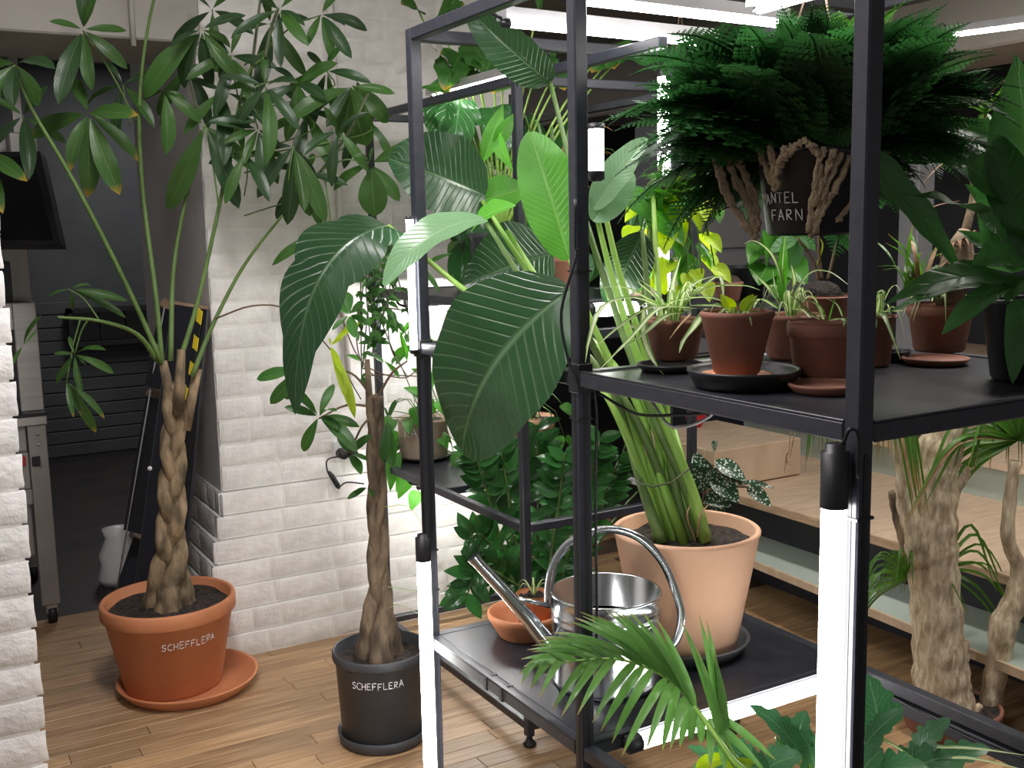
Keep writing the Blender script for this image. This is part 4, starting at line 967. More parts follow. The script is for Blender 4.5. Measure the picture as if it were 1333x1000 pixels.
px_blades(tf_, 'lf_spider', [[(1136, 408, hF), (1150, 412, hF - .05), (1162, 440, hF - .08), (1172, 468, hF - .1)], [(1136, 408, hF), (1138, 425, hF - .06), (1132, 452, hF - .07)], [(1138, 405, hF), (1142, 385, hF - .02), (1150, 380, hF - .02), (1149, 412, hF - .05)], [(1140, 406, hF), (1172, 405, hF - .03), (1180, 402, hF - .03)]], .011)
spider(tf_, top, rt_, 9, (.08, .14), .010, 12)
s_, _c = px_saucer('black plastic saucer beside the pot behind the corner post', 1160, 472, 24, .02, 'black_plastic')
sG, cG = px_saucer('terracotta saucer under the collared pot between post and staghorn fern', 1217, 478, 43, .012, TD)
tg_, top, rt_, c_ = potted('dragon_tree', 'collared terracotta pot with grassy dragon tree beside the staghorn fern', 1222, 466, 398, 42, 29, TD, 18, lift=.0095)
hG = hof(c_)
rG = random.Random(5)
for k in range(26):
    a = rG.uniform(-2.6, -.2); ln = rG.uniform(45, 130); bx, by = 1190 + rG.uniform(-14, 14), 385
    ex, ey = bx + math.cos(a) * ln * .8, by + math.sin(a) * ln
    blade(tg_, 'lf_dracaena' if k % 5 else 'dry_leaf', curve([at(bx, by, hG), at((bx + ex) / 2, (by + ey) / 2 - 10, hG + rG.uniform(-.05, .08)), at(ex, ey + 12, hG + rG.uniform(-.08, .12))], 8), .009)
for k in range(9):
    a = rG.uniform(0, 6.28); blade(tg_, 'lf_spider', arch(top, (math.cos(a), math.sin(a), 0), .09, .05, .08, 7), .008)
obj('bark_core', MB().tube([at(1236, 400, hG), at(1240, 360, hG + .02), at(1248, 330, hG + .04), at(1256, 300, hG + .05)], [.026, .03, .03, .012], 10), 'bark_tan', tg_)
for k in range(14):
    a = k * .45; p0 = at(1250 + 8 * math.cos(a), 345 - k * 3, hG + .03); blade(tg_, 'dry_leaf', [p0, p0 + Vector((math.cos(a) * .02, math.sin(a) * .02, .008)), p0 + Vector((math.cos(a) * .03, math.sin(a) * .03, -.012))], .010)
px_stem(tg_, [(1256, 305, hG + .05), (1268, 250, hG + .1), (1264, 200, hG + .12), (1282, 150, hG + .12)], .009, .005, 'bark_tan')
for tx, ty in ((1262, 118), (1250, 142), (1272, 165), (1312, 140), (1300, 178), (1330, 90), (1306, 118), (1290, 130)):
    blade(tg_, 'lf_dracaena', curve([at(1283, 148, hG + .12), at((1283 + tx) / 2, (148 + ty) / 2 - 5, hG + .1), at(tx, ty, hG + .08)], 6), .012)
px_blades(tg_, 'dry_leaf', [[(1256, 200, hG + .1), (1225, 215, hG + .05), (1200, 240, hG + .03)], [(1262, 190, hG + .1), (1256, 215, hG + .08), (1270, 235, hG + .06)], [(1333, 85, hG + .05), (1300, 112, hG + .06), (1283, 128, hG + .07)], [(1250, 262, hG), (1220, 268, hG - .02), (1200, 280, hG - .03)]], .007)

# ---- staghorn fern in a black pot at the right
tp, top, rt_, c_ = potted('staghorn_fern', 'staghorn fern with broad antler fronds in a black pot', 1338, 500, 392, 62, 46, 'black_plastic', 0, soil=.01)
hP = hof(c_)
def stag(b_, t_, wpx, up, kind='strap', mid=None, **kw):
    B_, T_ = at(*b_), at(*t_); kw.setdefault('nl', 12); kw.setdefault('nw', 4); kw.setdefault('wave', .12)
    U_ = (CAM - B_).normalized() * up[0] + Vector((0, 0, up[1])) + RT * up[2]
    leaf(tp, 'lf_platy', B_, T_, wpx * mpp(B_), U_, name='frond', kind=kind, **kw)
stag((1318, 272, hP), (1166, 176, hP - .02), 60, (.8, .7, .1), 'lance', sag=.10)
stag((1330, 190, hP + .02), (1200, 158, hP + .08), 40, (.7, .8, 0), 'lance', sag=.05)
stag((1122, 204, hP - .12), (1250, 354, hP - .06), 52, (.9, .6, .3), 'strap', sag=.04)
stag((1335, 335, hP), (1172, 256, hP - .10), 54, (.35, 1, 0), 'strap', sag=.10, wave=.3)
stag((1325, 300, hP + .03), (1256, 240, hP + .03), 36, (.9, .4, .2), 'strap', sag=.05)
stag((1338, 345, hP - .03), (1322, 70, hP + .04), 110, (1, .1, .3), 'lance', sag=.06, fold=.15)
stag((1340, 350, hP - .02), (1296, 170, hP), 92, (1, .2, -.2), 'strap', sag=.06)
stag((1330, 372, hP - .04), (1150, 398, hP - .14), 52, (.8, .9, 0), 'lance', sag=.12)
stag((1330, 380, hP - .02), (1148, 412, hP - .18), 24, (.6, 1, 0), 'lance', sag=.08)
stag((1322, 372, hP - .06), (1226, 436, hP - .14), 48, (.9, .5, 0), 'obovate', sag=.16)
stag((1330, 390, hP - .07), (1318, 500, hP - .09), 34, (1, .2, 0), 'strap', sag=.05)
stag((1325, 330, hP - .05), (1265, 345, hP - .1), 50, (1, .4, 0), 'ovate', sag=.08)
stag((1310, 310, hP - .06), (1272, 282, hP - .1), 40, (.9, .5, .4), 'ovate', sag=.05)
stag((1330, 360, hP - .06), (1310, 395, hP - .1), 36, (.8, .8, 0), 'ovate', sag=.12)
stag((1320, 345, hP), (1246, 300, hP + .02), 30, (.9, .5, .4), 'strap', sag=.05)

# ---- hanging fern in the black pot with jute holder
hFn = 1.72
fc = at(1060, 306, hFn); fr = 76 * mpp(fc); fbot = fc.z; ftop = at(1060, 196, hFn).z
fern = thing('hanging_fern', 'dense dark fern hanging in a black pot with jute cords, lettered MANTEL FARN', 'hanging plant', fc)
fp = pot(fern, fc, fr, fr * .80, ftop - fbot, 'black_plastic', rim=0, wall=.005, soil=.01)
lettering(fp, 'MANTEL', on_cone(fc, fr, fr * .8, ftop - fbot, -.74, .050, .080), .0160, .84, .11, seed=2)
lettering(fp, 'FARN', on_cone(fc, fr, fr * .8, ftop - fbot, -.57, .024, .058), .0165, .92, .11, seed=3)
rj = random.Random(14); fh = ftop - fbot
thc = math.atan2(-fc.y, -fc.x)
bund = [[(930, 205), (944, 248), (968, 286), (983, 310)], [(943, 200), (960, 240), (977, 272), (983, 306)], [(962, 205), (974, 240), (980, 280), (984, 308)], [(950, 202), (972, 232), (984, 262), (985, 300)], [(937, 215), (950, 262), (975, 296), (984, 312)],
 [(988, 192), (999, 218), (1006, 244)], [(1022, 192), (1015, 215), (1009, 246)], [(1004, 190), (1006, 218), (1008, 240)],
 [(1042, 184), (1030, 194), (1020, 206)], [(1046, 182), (1058, 192), (1067, 202)],
 [(1075, 192), (1064, 225), (1058, 262), (1055, 302)], [(1096, 198), (1080, 235), (1065, 275), (1056, 306)], [(1106, 202), (1090, 240), (1072, 268), (1060, 302)], [(1085, 195), (1072, 230), (1061, 266)],
 [(1112, 202), (1113, 240), (1101, 270), (1090, 288)], [(1130, 196), (1136, 235), (1126, 270)], [(1150, 180), (1154, 204), (1146, 232)]]
for k, bl_ in enumerate(bund):
    base_c = []
    for x_, y_ in bl_:      # wrap the cord onto the near side of the pot
        p_ = at(x_, y_, hFn); off = (p_ - fc).dot(RT); zz_ = p_.z - fbot; r_ = fr * (.8 + .2 * max(0, min(1, zz_ / fh))) + .006
        dep = math.sqrt(max(0, r_ * r_ - min(off * off, r_ * r_))); base_c.append(at(x_, y_, hFn - dep))
    for q_ in range(3):
        P_ = curve(base_c, 12); P_ = [p_ + RT * rj.uniform(-.004, .004) + UP * rj.uniform(-.004, .004) for p_ in P_]
        obj('jute_cord', MB().tube(P_, [rj.uniform(.0028, .0055) for _ in P_], 6), 'jute', fern)
for k in range(3):
    a = thc + k * 2.09 + .5
    obj('hanger', MB().tube([fc + Vector((math.cos(a) * fr, math.sin(a) * fr, fh)), Vector((fc.x, fc.y, 1.86))], .0016, 5), 'brown_stem', fern)
obj('hook', MB().tube([Vector((fc.x, fc.y, 1.855)), Vector((fc.x, fc.y, 1.905))], .003, 6), 'aluminium', fern)
def frond_mesh(seed, mat, npin=30, wid=.27):
    r_ = random.Random(seed); mb = MB(); droop = r_.uniform(.12, .34)
    def P_(t): return Vector((math.sin(t * 2 + seed) * .03, t - .12 * t * t, .22 * math.sin(t * math.pi * .55) - droop * t * t))
    mb.tube([P_(i / 10) for i in range(11)], [.009 * (1 - i / 11) + .002 for i in range(11)], 4, cap=False)
    for i in range(2, npin):
        t = i / npin; L = wid * (math.sin(math.pi * min(1, (t * .9 + .1)) ** .7)) ** .9 * (1.05 - t * .35)
        for s_ in (-1, 1):
            b_ = P_(t); d = Vector((s_ * .93, .42, -.12 + r_.uniform(-.15, .12))).normalized()
            m_ = 5
            for j in range(m_):      # sub-leaflets along each pinna
                q = j / m_; c_ = b_ + d * (L * (q + .10)); wl = L * .24 * (1 - q * .72)
                e = Vector((0, 1, 0)) - d * d.y; e.normalize()
                mb.add([c_ - d * L * .09, c_ + e * wl + d * L * .07, c_ + d * L * .14, c_ - e * wl + d * L * .07], [(0, 3, 2, 1)], [(.5, q), (0, q), (.5, q + .2), (1, q)])
    return make_mesh('frond', mb, mat)
FM = [frond_mesh(k, 'lf_fern') for k in range(7)]; FB = [frond_mesh(30 + k, 'lf_fern_bright') for k in range(3)]
def put_frond(parent, me, base, az, el, L, roll=0, name='frond'):
    M = Matrix.Translation(base) @ Matrix.Rotation(az, 4, 'Z') @ Matrix.Rotation(el, 4, 'X') @ Matrix.Rotation(roll, 4, 'Y') @ Matrix.Scale(L, 4)
    return inst(name, me, M, parent)
rf = random.Random(77); ft = Vector((fc.x, fc.y, ftop))
for k in range(285):
    el = R(rf.choice((rf.uniform(-50, 10), rf.uniform(-15, 40), rf.uniform(0, 60), rf.uniform(30, 85)))); az = rf.uniform(0, 2 * math.pi)
    L = rf.uniform(.20, .33) * (1.0 if el < R(35) else .60)
    fd = Vector((-math.sin(az), math.cos(az), 0)).dot(-_fl)
    if fd > .35 and el < R(28): el = R(rf.uniform(28, 70)); L *= .72
    elif fd > -.2 and el < R(-8): el = R(rf.uniform(-8, 25))
    rr = fr * rf.uniform(.2, .9)
    base = ft + Vector((-math.sin(az) * rr, math.cos(az) * rr, rf.uniform(-.01, .05)))
    put_frond(fern, rf.choice(FM), base, az, el, L, rf.uniform(-.5, .5))
for k in range(8):
    az = rf.uniform(0, 6.28); put_frond(fern, rf.choice(FB), ft + Vector((0, 0, .04)), az, R(rf.uniform(10, 60)), .26, 0)

# ---- foreground areca palm and split leaf philodendron, pots on the floor under the mid shelf
pp = Vector((1.24, 1.40, 0.0))
palm = thing('areca_palm', 'feathery palm reaching over the low shelf in front of the watering can', 'potted plant', pp)
pot(palm, pp, .10, .075, .19, 'black_plastic', rim=.02, out=.006, wall=.006, soil=.02)
hq = hof(pp)
ra = curve([pp + Vector((0, 0, .17)), at(985, 1040, hq - .02), at(950, 985, hq - .05), (at(905, 922, hq - .02)), at(868, 882, hq + .02), at(800, 858, hq + .08), at(700, 866, hq + .12)], 36)
obj('rachis', MB().tube(ra, [.0075 - .006 * i / (len(ra) - 1) for i in range(len(ra))], 7), 'pale_stem', palm)
kk_ = len(ra)
def along(pl, t):
    t = t * (len(pl) - 1); j = min(int(t), len(pl) - 2); f_ = t - j
    return pl[j][0] * (1 - f_) + pl[j + 1][0] * f_, pl[j][1] * (1 - f_) + pl[j + 1][1] * f_
UPT = [(850, 800), (800, 795), (762, 797), (722, 818), (700, 836), (686, 858), (680, 884)]; LOT = [(905, 965), (880, 978), (858, 988), (815, 988), (786, 958), (752, 942), (716, 920), (692, 902)]
rpm = random.Random(6)
for i in range(26):
    t = i / 25; b_ = ra[min(kk_ - 1, int(kk_ * (.50 + .48 * t)))]; x, y = along(UPT, t)
    leaf(palm, 'lf_palm', b_, at(x + rpm.uniform(-8, 8), y + rpm.uniform(-5, 8), hq + rpm.uniform(-.06, .10)), .0145, (CAM - b_).normalized() + Vector((0, 0, 1.2)), name='leaflet', kind='strap', sag=.10, nl=8, nw=2)
for i in range(15):
    t = i / 14; b_ = ra[min(kk_ - 1, int(kk_ * (.46 + .50 * t)))]; x, y = along(LOT, t)
    leaf(palm, 'lf_palm', b_, at(x + rpm.uniform(-8, 8), y + rpm.uniform(-14, 6), hq + rpm.uniform(-.10, .02)), .0165, (CAM - b_).normalized() + Vector((0, 0, .5)), name='leaflet', kind='strap', sag=.14, nl=8, nw=2)
r2 = [pp + Vector((0, 0, .17)), at(985, 1030, hq), at(955, 985, hq)]
for x, y, b0 in ((886, 806, (935, 950)), (910, 800, (938, 945)), (920, 808, (940, 945)), (930, 850, (945, 955)), (905, 840, (940, 965)), (1010, 990, (940, 935)), (1000, 1010, (930, 940)), (925, 1000, (925, 935)), (945, 1010, (935, 945)), (960, 1005, (935, 960))):
    leaf(palm, 'lf_palm', at(b0[0], b0[1], hq), at(x, y, hq - .06), .016, (CAM - pp).normalized() + Vector((0, 0, .4)), name='leaflet', kind='strap', sag=.06, nl=8, nw=2)
obj('rachis', MB().tube(curve(r2 + [at(940, 950, hq), at(930, 900, hq - .02)], 16), [.007] * 9 + [.004] * 8 if False else .006, 7), 'pale_stem', palm)
ph_ = Vector((1.50, 1.33, 0))
phil = thing('split_philodendron', 'split leaf philodendron rising under the mid shelf beside the lit tube', 'potted plant', ph_)
pot(phil, ph_, .115, .085, .22, 'black_plastic', rim=.02, out=.006, wall=.006, soil=.02)
hl = hof(ph_)
for bx, by, tx, ty, w_, dh in ((1140, 960, 1128, 878, 74, 0), (1118, 985, 1178, 922, 44, -.03), (1195, 985, 1238, 935, 46, 0), (1120, 1010, 1150, 975, 70, -.05), (1040, 980, 975, 918, 44, 0), (1035, 975, 1050, 925, 54, .04), (1000, 1000, 1045, 985, 60, -.04), (1010, 960, 1000, 935, 40, .02), (960, 990, 900, 1010, 60, 0), (985, 1000, 930, 968, 52, .03), (1060, 1000, 1040, 950, 60, .02), (1170, 1010, 1240, 985, 70, -.03), (1210, 1000, 1290, 975, 50, .02), (930, 1000, 895, 972, 30, .04), (1130, 1010, 1210, 1000, 60, -.06), (1005, 1010, 950, 995, 60, -.05)):
    B_, T_ = at(bx, by, hl + dh), at(tx, ty, hl + dh - .02)
    leaf(phil, 'lf_philo', B_, T_, w_ * mpp(B_), (CAM - B_).normalized() * .7 + Vector((0, 0, .9)) + RT * random.uniform(-.3, .3), kind='lobed', nl=20, nw=4, sag=.10, fold=.2)
    stem(phil, [ph_ + Vector((random.uniform(-.03, .03), random.uniform(-.03, .03), .2)), (ph_ + Vector((0, 0, .3))).lerp(B_, .5), B_], .004, .003, 'pale_stem', 'petiole', 8, 6)
for q in ([(1115, 962, hl), (1150, 965, hl - .02), (1190, 990, hl - .04), (1220, 1020, hl - .04)], [(1180, 975, hl), (1260, 975, hl - .03), (1345, 985, hl - .05)], [(1190, 992, hl - .03), (1260, 988, hl - .06), (1345, 1005, hl - .08)]):
    blade(phil, 'lf_spider', curve([at(*p) for p in q], 10), .014)
for q in ((905, 1000, 955, 985), (940, 1005, 985, 992), (1100, 1010, 1080, 990)):
    leaf(phil, 'lf_lime', at(q[0], q[1], hl - .08), at(q[2], q[3], hl - .08), .03, kind='ovate')

# ---- dragon tree trunks at the right, by the steps
hd_ = 2.93; db = at(1236, 968, hd_); db.z = 0
drac = thing('dracaena', 'old dracaena with thick pale trunks and drooping leaf tufts by the steps', 'potted plant', db)
pot(drac, db, .14, .12, .075, 'terracotta_shaded', rim=.02, out=.006, wall=.01, soil=.012)
def trunk(pl, name='trunk', mat='bark_pale'):
    P_ = curve([at(x, y, hd_ + dh) for x, y, r_, dh in pl], 5 * (len(pl) - 1)); k = len(P_); rr = []
    for i in range(k):
        t = i / (k - 1) * (len(pl) - 1); j = min(int(t), len(pl) - 2); f_ = t - j
        rr.append((pl[j][2] * (1 - f_) + pl[j + 1][2] * f_) * mpp(P_[i]) * (1 + .06 * math.sin(i * 2.1)))
    obj(name, MB().tube(P_, rr, 14), mat, drac)
trunk([(1240, 950, 40, 0), (1226, 900, 36, 0), (1222, 840, 33, 0), (1216, 760, 32, 0), (1212, 700, 33, 0), (1214, 640, 32, 0), (1222, 590, 29, 0), (1238, 545, 24, 0), (1252, 500, 18, 0)])
trunk([(1206, 730, 20, -.02), (1192, 692, 16, -.03), (1180, 655, 13, -.03), (1176, 615, 10, -.04), (1170, 585, 9, -.04), (1160, 540, 7, -.04)], 'branch')
trunk([(1198, 745, 14, .03), (1178, 690, 12, .05), (1166, 655, 8, .06), (1160, 640, 4, .06)], 'branch', 'bark_grey')
trunk([(1222, 700, 20, .04), (1206, 640, 16, .06), (1196, 590, 15, .08), (1194, 540, 14, .08)], 'branch', 'bark_grey')
trunk([(1234, 640, 14, .0), (1250, 618, 12, 0), (1256, 606, 9, 0)], 'branch')
trunk([(1288, 950, 15, .02), (1292, 900, 14, .02), (1302, 850, 15, .02), (1306, 815, 18, .02), (1322, 780, 15, .02), (1326, 740, 10, .02), (1312, 700, 9, .0), (1316, 640, 8, 0), (1322, 600, 7, 0)])
trunk([(1240, 830, 20, .05), (1236, 860, 24, .04), (1238, 900, 26, .02)], 'branch', 'bark_pale')
trunk([(1250, 945, 12, -.02), (1268, 930, 8, -.03), (1276, 918, 4, -.04)], 'branch')
rd2 = random.Random(8)
def tuft(cx, cy, h, n, ln, a0, a1, w=.012, droop=.6, fan=1.0):
    for k in range(n):
        a = a0 + (a1 - a0) * (k + rd2.uniform(-.4, .4)) / max(1, n - 1); L = ln * rd2.uniform(.7, 1.1)
        ex, ey = cx + math.cos(a) * L * fan, cy - math.sin(a) * L * .55 + droop * L
        mx_, my_ = cx + math.cos(a) * L * .55 * fan, cy - math.sin(a) * L * .62 + droop * L * .10
        dh = rd2.uniform(-.12, .12)
        blade(drac, 'lf_dracaena' if rd2.random() > .08 else 'dry_leaf', curve([at(cx, cy, h), at(mx_, my_, h + dh), at(ex, ey, h + dh * 1.4)], 10), w * rd2.uniform(.8, 1.2), up=(CAM - at(cx, cy, h)).normalized() + Vector((0, 0, .6)))
tuft(1326, 572, hd_, 60, 150, -.5, 3.6, .014, .8)
tuft(1152, 530, hd_ - .12, 40, 130, -.6, 3.7, .014, 1.15, .42)
tuft(1184, 752, hd_ + .02, 34, 88, .2, 3.6, .0085, .8)
tuft(1225, 740, hd_ + .12, 9, 120, -.5, 1.0, .010, .7)
tuft(1070, 540, hd_ - .1, 9, 70, .4, 2.7, .010, 1.4, .4)
px_blades(drac, 'dry_leaf', [[(1030, 560, hd_), (1028, 585, hd_), (1024, 600, hd_), (1036, 614, hd_ - .02)], [(1036, 560, hd_), (1030, 590, hd_), (1028, 598, hd_)], [(1025, 590, hd_), (1021, 620, hd_)]], .010)
px_stem(drac, [(1160, 540, hd_ - .04), (1110, 530, hd_ - .06), (1060, 545, hd_ - .08)], .006, .004, 'bark_pale', 'branch')

# ---- plants on and by the wall rack
zb = Vector((1.78, 2.74, .0))
zz = thing('zz_plant', 'glossy dark green zz plant with arching stems behind the low shelf', 'potted plant', zb)
pot(zz, zb, .13, .10, .22, 'black_plastic', rim=.02, out=.005, wall=.006, soil=.02)
LZ = [make_mesh('leaf', MB().sheet(leaf_rows((0, 0, 0), (0, 1, 0), .52, (0, 0, 1), sag=sg, kind='ovate', fold=fo, nl=6)), 'lf_zz') for sg, fo in ((.06, .2), (.12, .3), (-.04, .15))]
def put_leaf(parent, me, b_, t_, up):
    ax = t_ - b_; L = ax.length; yv = ax / L; zv = Vector(up) - yv * Vector(up).dot(yv); zv.normalize(); xv = yv.cross(zv)
    M = Matrix(((xv.x, yv.x, zv.x, 0), (xv.y, yv.y, zv.y, 0), (xv.z, yv.z, zv.z, 0), (0, 0, 0, 1))); return inst('leaf', me, Matrix.Translation(b_) @ M @ Matrix.Scale(L, 4), parent)
rz = random.Random(33); hz = hof(zb); nzl = 0
for ex, ey, dh in ((618, 590, -.12), (612, 700, -.2), (606, 780, -.22), (648, 560, -.1), (676, 575, .0), (700, 560, .05), (735, 590, -.1), (720, 620, .1), (640, 650, .05), (780, 575, -.05), (805, 600, .1), (770, 640, .1), (820, 560, .12), (660, 700, -.1), (830, 640, .1), (745, 660, -.05)):
    P_ = curve([zb + Vector((rz.uniform(-.05, .05), rz.uniform(-.05, .05), .19)), at(705 + (ex - 705) * .35, 760, hz + dh * .4), at(705 + (ex - 705) * .8, (ey + 700) / 2, hz + dh * .8), at(ex, ey, hz + dh)], 18)
    obj('stem', MB().tube(P_, [.007 - .0045 * i / (len(P_) - 1) for i in range(len(P_))], 6), 'green_stem', zz)
    for i in range(5, len(P_)):
        tan = (P_[min(i + 1, len(P_) - 1)] - P_[i - 1]).normalized(); sd = tan.cross((CAM - P_[i]).normalized()).normalized()
        for s_ in (-1, 1):
            if nzl > 285: break
            if rz.random() < .12: continue
            d = (sd * s_ * .85 + tan * .5 + Vector((rz.uniform(-.3, .3), rz.uniform(-.3, .3), rz.uniform(-.3, .2)))).normalized() * rz.uniform(.065, .095)
            put_leaf(zz, rz.choice(LZ), P_[i], P_[i] + d, (CAM - P_[i]).normalized() + Vector((rz.uniform(-.5, .5), rz.uniform(-.5, .5), .6))); nzl += 1

def pothos(t_, c_, top, n, Lr, size, mat, seed, up_bias=.5, droop=(.02, .25)):
    r_ = random.Random(seed)
    for k in range(n):
        a = r_.uniform(0, 6.28); d = Vector((math.cos(a), math.sin(a), 0)); L = r_.uniform(*Lr); dr = r_.uniform(*droop)
        P_ = [top + d * (L * q) + Vector((0, 0, up_bias * L * math.sin(q * 2.2) - dr * q * q)) for q in (0, .35, .7, 1)]
        obj('stem', MB().tube(P_, .002, 5), 'green_stem', t_)
        s_ = size * r_.uniform(.7, 1.2); e = P_[-1] + (d * .6 + Vector((r_.uniform(-.3, .3), r_.uniform(-.3, .3), -.7))).normalized() * s_
        leaf(t_, mat, P_[-1], e, s_ * .72, (CAM - P_[-1]).normalized() * .6 + Vector((0, 0, .6)) + d * .4, kind='cord', nl=7)
RS = .6435
tq, top, rt_, c_ = potted('pothos', 'beige clay pot with chalk letters and leafy pothos near the brick wall', 552, 602, 549, 34, 30, 'beige_clay', 5, z=RS, lift=.0095)
saucer('plant_saucer', 'black saucer under the beige clay pot near the brick wall', c_ - Vector((0, 0, .0095)), rt_ * 1.08, .016, 'black_plastic')
lettering([o for o in tq.children if o.name.startswith('pot')][0], 'RA', on_cone(c_, rt_ - .001, rt_ * .905, (top.z - c_.z), -.52, .082, .052), .034, .9, .12)
pothos(tq, c_, top - Vector((0, 0, .01)), 16, (.05, .16), .07, 'lf_pothos', 4, .9)
hq2 = hof(c_)
for b_, t__ in (((565, 500), (535, 480)), ((555, 520), (525, 505)), ((560, 540), (545, 500)), ((540, 530), (548, 560)), ((535, 620), (518, 650)), ((545, 640), (535, 665)), ((550, 612), (585, 625)), ((512, 560), (498, 600)), ((510, 545), (500, 572)), ((600, 590), (590, 615)), ((628, 575), (632, 610)), ((640, 520), (660, 500)), ((515, 590), (508, 640)), ((500, 555), (480, 575)), ((515, 470), (540, 450)), ((548, 470), (570, 455))):
    leaf(tq, 'lf_pothos', at(*b_, hq2 - .12), at(*t__, hq2 - .15), 20 * mpp(c_), kind='cord')
    stem(tq, [top, at(b_[0], b_[1] - 10, hq2 - .08), at(*b_, hq2 - .12)], .0022, .0015, 'green_stem', 'stem', 6, 5)
tr2, top, rt_, c_ = potted('pothos', 'collared pale terracotta pot with trailing pothos at the wall rack end', 694, 592, 546, 29, 23, 'terracotta_pale', 14, z=RS)
pothos(tr2, c_, top - Vector((0, 0, .01)), 14, (.05, .14), .07, 'lf_pothos', 6, .8)
tr3, top, rt_, c_ = potted('begonia', 'plain pale clay pot with spotted leaves and lime leaves on the wall rack', 638, 596, 556, 25, 21, 'beige_clay', 0, z=RS)
pothos(tr3, c_, top - Vector((0, 0, .01)), 6, (.03, .09), .07, 'lf_lime', 7, .5); pothos(tr3, c_, top - Vector((0, 0, .01)), 5, (.03, .08), .08, 'lf_begonia', 8, .5)
# spotted begonia behind the strelitzia pot
bb = Vector((1.97, 2.27, 0)); hb_ = hof(bb)
beg = thing('begonia', 'spotted dark leaved begonia in a tall black pot behind the pale terracotta pot', 'potted plant', bb)
pot(beg, bb, .085, .065, .44, 'black_plastic', rim=.02, out=.004, wall=.006, soil=.02)
for b_, t__, w_ in (((918, 640), (905, 588), 34), ((930, 600), (972, 628), 24), ((925, 618), (962, 655), 32), ((930, 610), (968, 632), 20), ((972, 634), (1004, 660), 20), ((920, 640), (952, 660), 34), ((915, 660), (948, 678), 30), ((920, 600), (900, 605), 26), ((930, 590), (925, 575), 20), ((918, 650), (930, 662), 14), ((966, 628), (1008, 636), 9)):
    leaf(beg, 'lf_begonia', at(*b_, hb_ - .02), at(*t__, hb_ - .05), w_ * mpp(bb), kind='ovate', fold=.2)
for q in ([(912, 690), (915, 650), (928, 605)], [(915, 690), (922, 640), (940, 634), (972, 634)], [(912, 690), (908, 640), (905, 600)]):
    stem(beg, [bb + Vector((0, 0, .42))] + [at(x, y, hb_ - .02) for x, y in q], .005, .003, 'red_plastic' if False else 'brown_stem', 'stem', 9, 6)

# monstera on the upper board of the wall rack
mb_ = Vector((1.76, 3.1, 1.2495)); hm = hof(mb_)
mon = thing('monstera', 'monstera with yellowing leaves on top board of the wall rack', 'potted plant', mb_)
pot(mon, mb_, .11, .085, .19, 'anthracite_plastic', rim=.02, out=.005, wall=.006, soil=.02)
mt_ = mb_ + Vector((0, 0, .18))
for b_, t__, w_, mm in (((600, 70), (578, 118), 60, 'lf_monstera'), ((640, 62), (664, 112), 66, 'lf_monstera'), ((615, 58), (640, 100), 60, 'lf_monstera'), ((690, 80), (720, 110), 60, 'lf_monstera'), ((560, 52), (516, 98), 66, 'lf_pale'), ((545, 14), (522, 6), 40, 'lf_monstera'), ((700, 10), (716, -20), 60, 'lf_monstera'), ((580, 80), (562, 60), 44, 'lf_pale'), ((600, 130), (590, 215), 60, 'lf_zz'), ((640, 140), (660, 200), 60, 'lf_zz'), ((575, 130), (566, 190), 44, 'lf_zz'), ((735, 90), (750, 116), 40, 'lf_monstera'), ((790, 60), (800, 90), 60, 'lf_monstera'), ((570, 20), (606, 8), 40, 'lf_monstera'), ((800, 70), (770, 95), 50, 'lf_monstera'), ((820, 60), (842, 86), 50, 'lf_zz')):
    B_, T_ = at(*b_, hm - .05), at(*t__, hm - .12)
    leaf(mon, mm, B_, T_, w_ * mpp(B_), kind='split', nl=16, wave=.1)
    stem(mon, [mt_, mt_.lerp(B_, .5) + Vector((0, 0, .06)), B_], .005, .003, 'pale_stem', 'petiole', 8, 6)
asp = thing('cast_iron_plant', 'broad dark leaved foliage plant at the back of the wall rack', 'potted plant', (1.925, 3.30, 1.2495)); ac = Vector((1.925, 3.30, 1.2495)); ha_ = hof(ac)
pot(asp, ac, .09, .07, .15, 'black_plastic', rim=.02, out=.004, wall=.006, soil=.015)
ras = random.Random(12)
for i_ in range(30):
    tx_, ty_ = ras.uniform(575, 760), ras.uniform(120, 330); B_ = at(tx_ + ras.uniform(-10, 25), ty_ + ras.uniform(40, 75), ha_ + ras.uniform(-.25, .1)); T_ = at(tx_, ty_, ha_ + ras.uniform(-.25, .1))
    leaf(asp, 'lf_zz' if i_ % 3 else 'lf_brom', B_, T_, ras.uniform(30, 48) * mpp(B_), kind='ovate', nl=9, wave=.05)
    stem(asp, [ac + Vector((0, 0, .14)), (ac + Vector((0, 0, .2))).lerp(B_, .5), B_], .003, .0025, 'dark_stem', 'petiole', 6, 5)
for b_, t__, w_ in (((585, 95), (572, 70), 50), ((620, 92), (600, 112), 56), ((655, 75), (690, 110), 60), ((700, 88), (676, 60), 56), ((725, 85), (735, 118), 44), ((560, 110), (585, 122), 40), ((672, 95), (640, 122), 50)):
    B_ = at(*b_, hm - .05); leaf(mon, 'lf_monstera', B_, at(*t__, hm - .12), w_ * mpp(B_), kind='split', nl=16, wave=.1); stem(mon, [mt_, mt_.lerp(B_, .5) + Vector((0, 0, .06)), B_], .004, .003, 'pale_stem', 'petiole', 8, 6)
bm_ = Vector((1.66, 2.62, 1.2495)); hbm = hof(bm_)
bro = thing('bromeliad', 'tall bromeliad with strap leaves beside the monstera on the wall rack', 'potted plant', bm_)
pot(bro, bm_, .075, .055, .12, 'terracotta_shaded', rim=.02, out=.004, wall=.006, soil=.012)
r_ = random.Random(4)
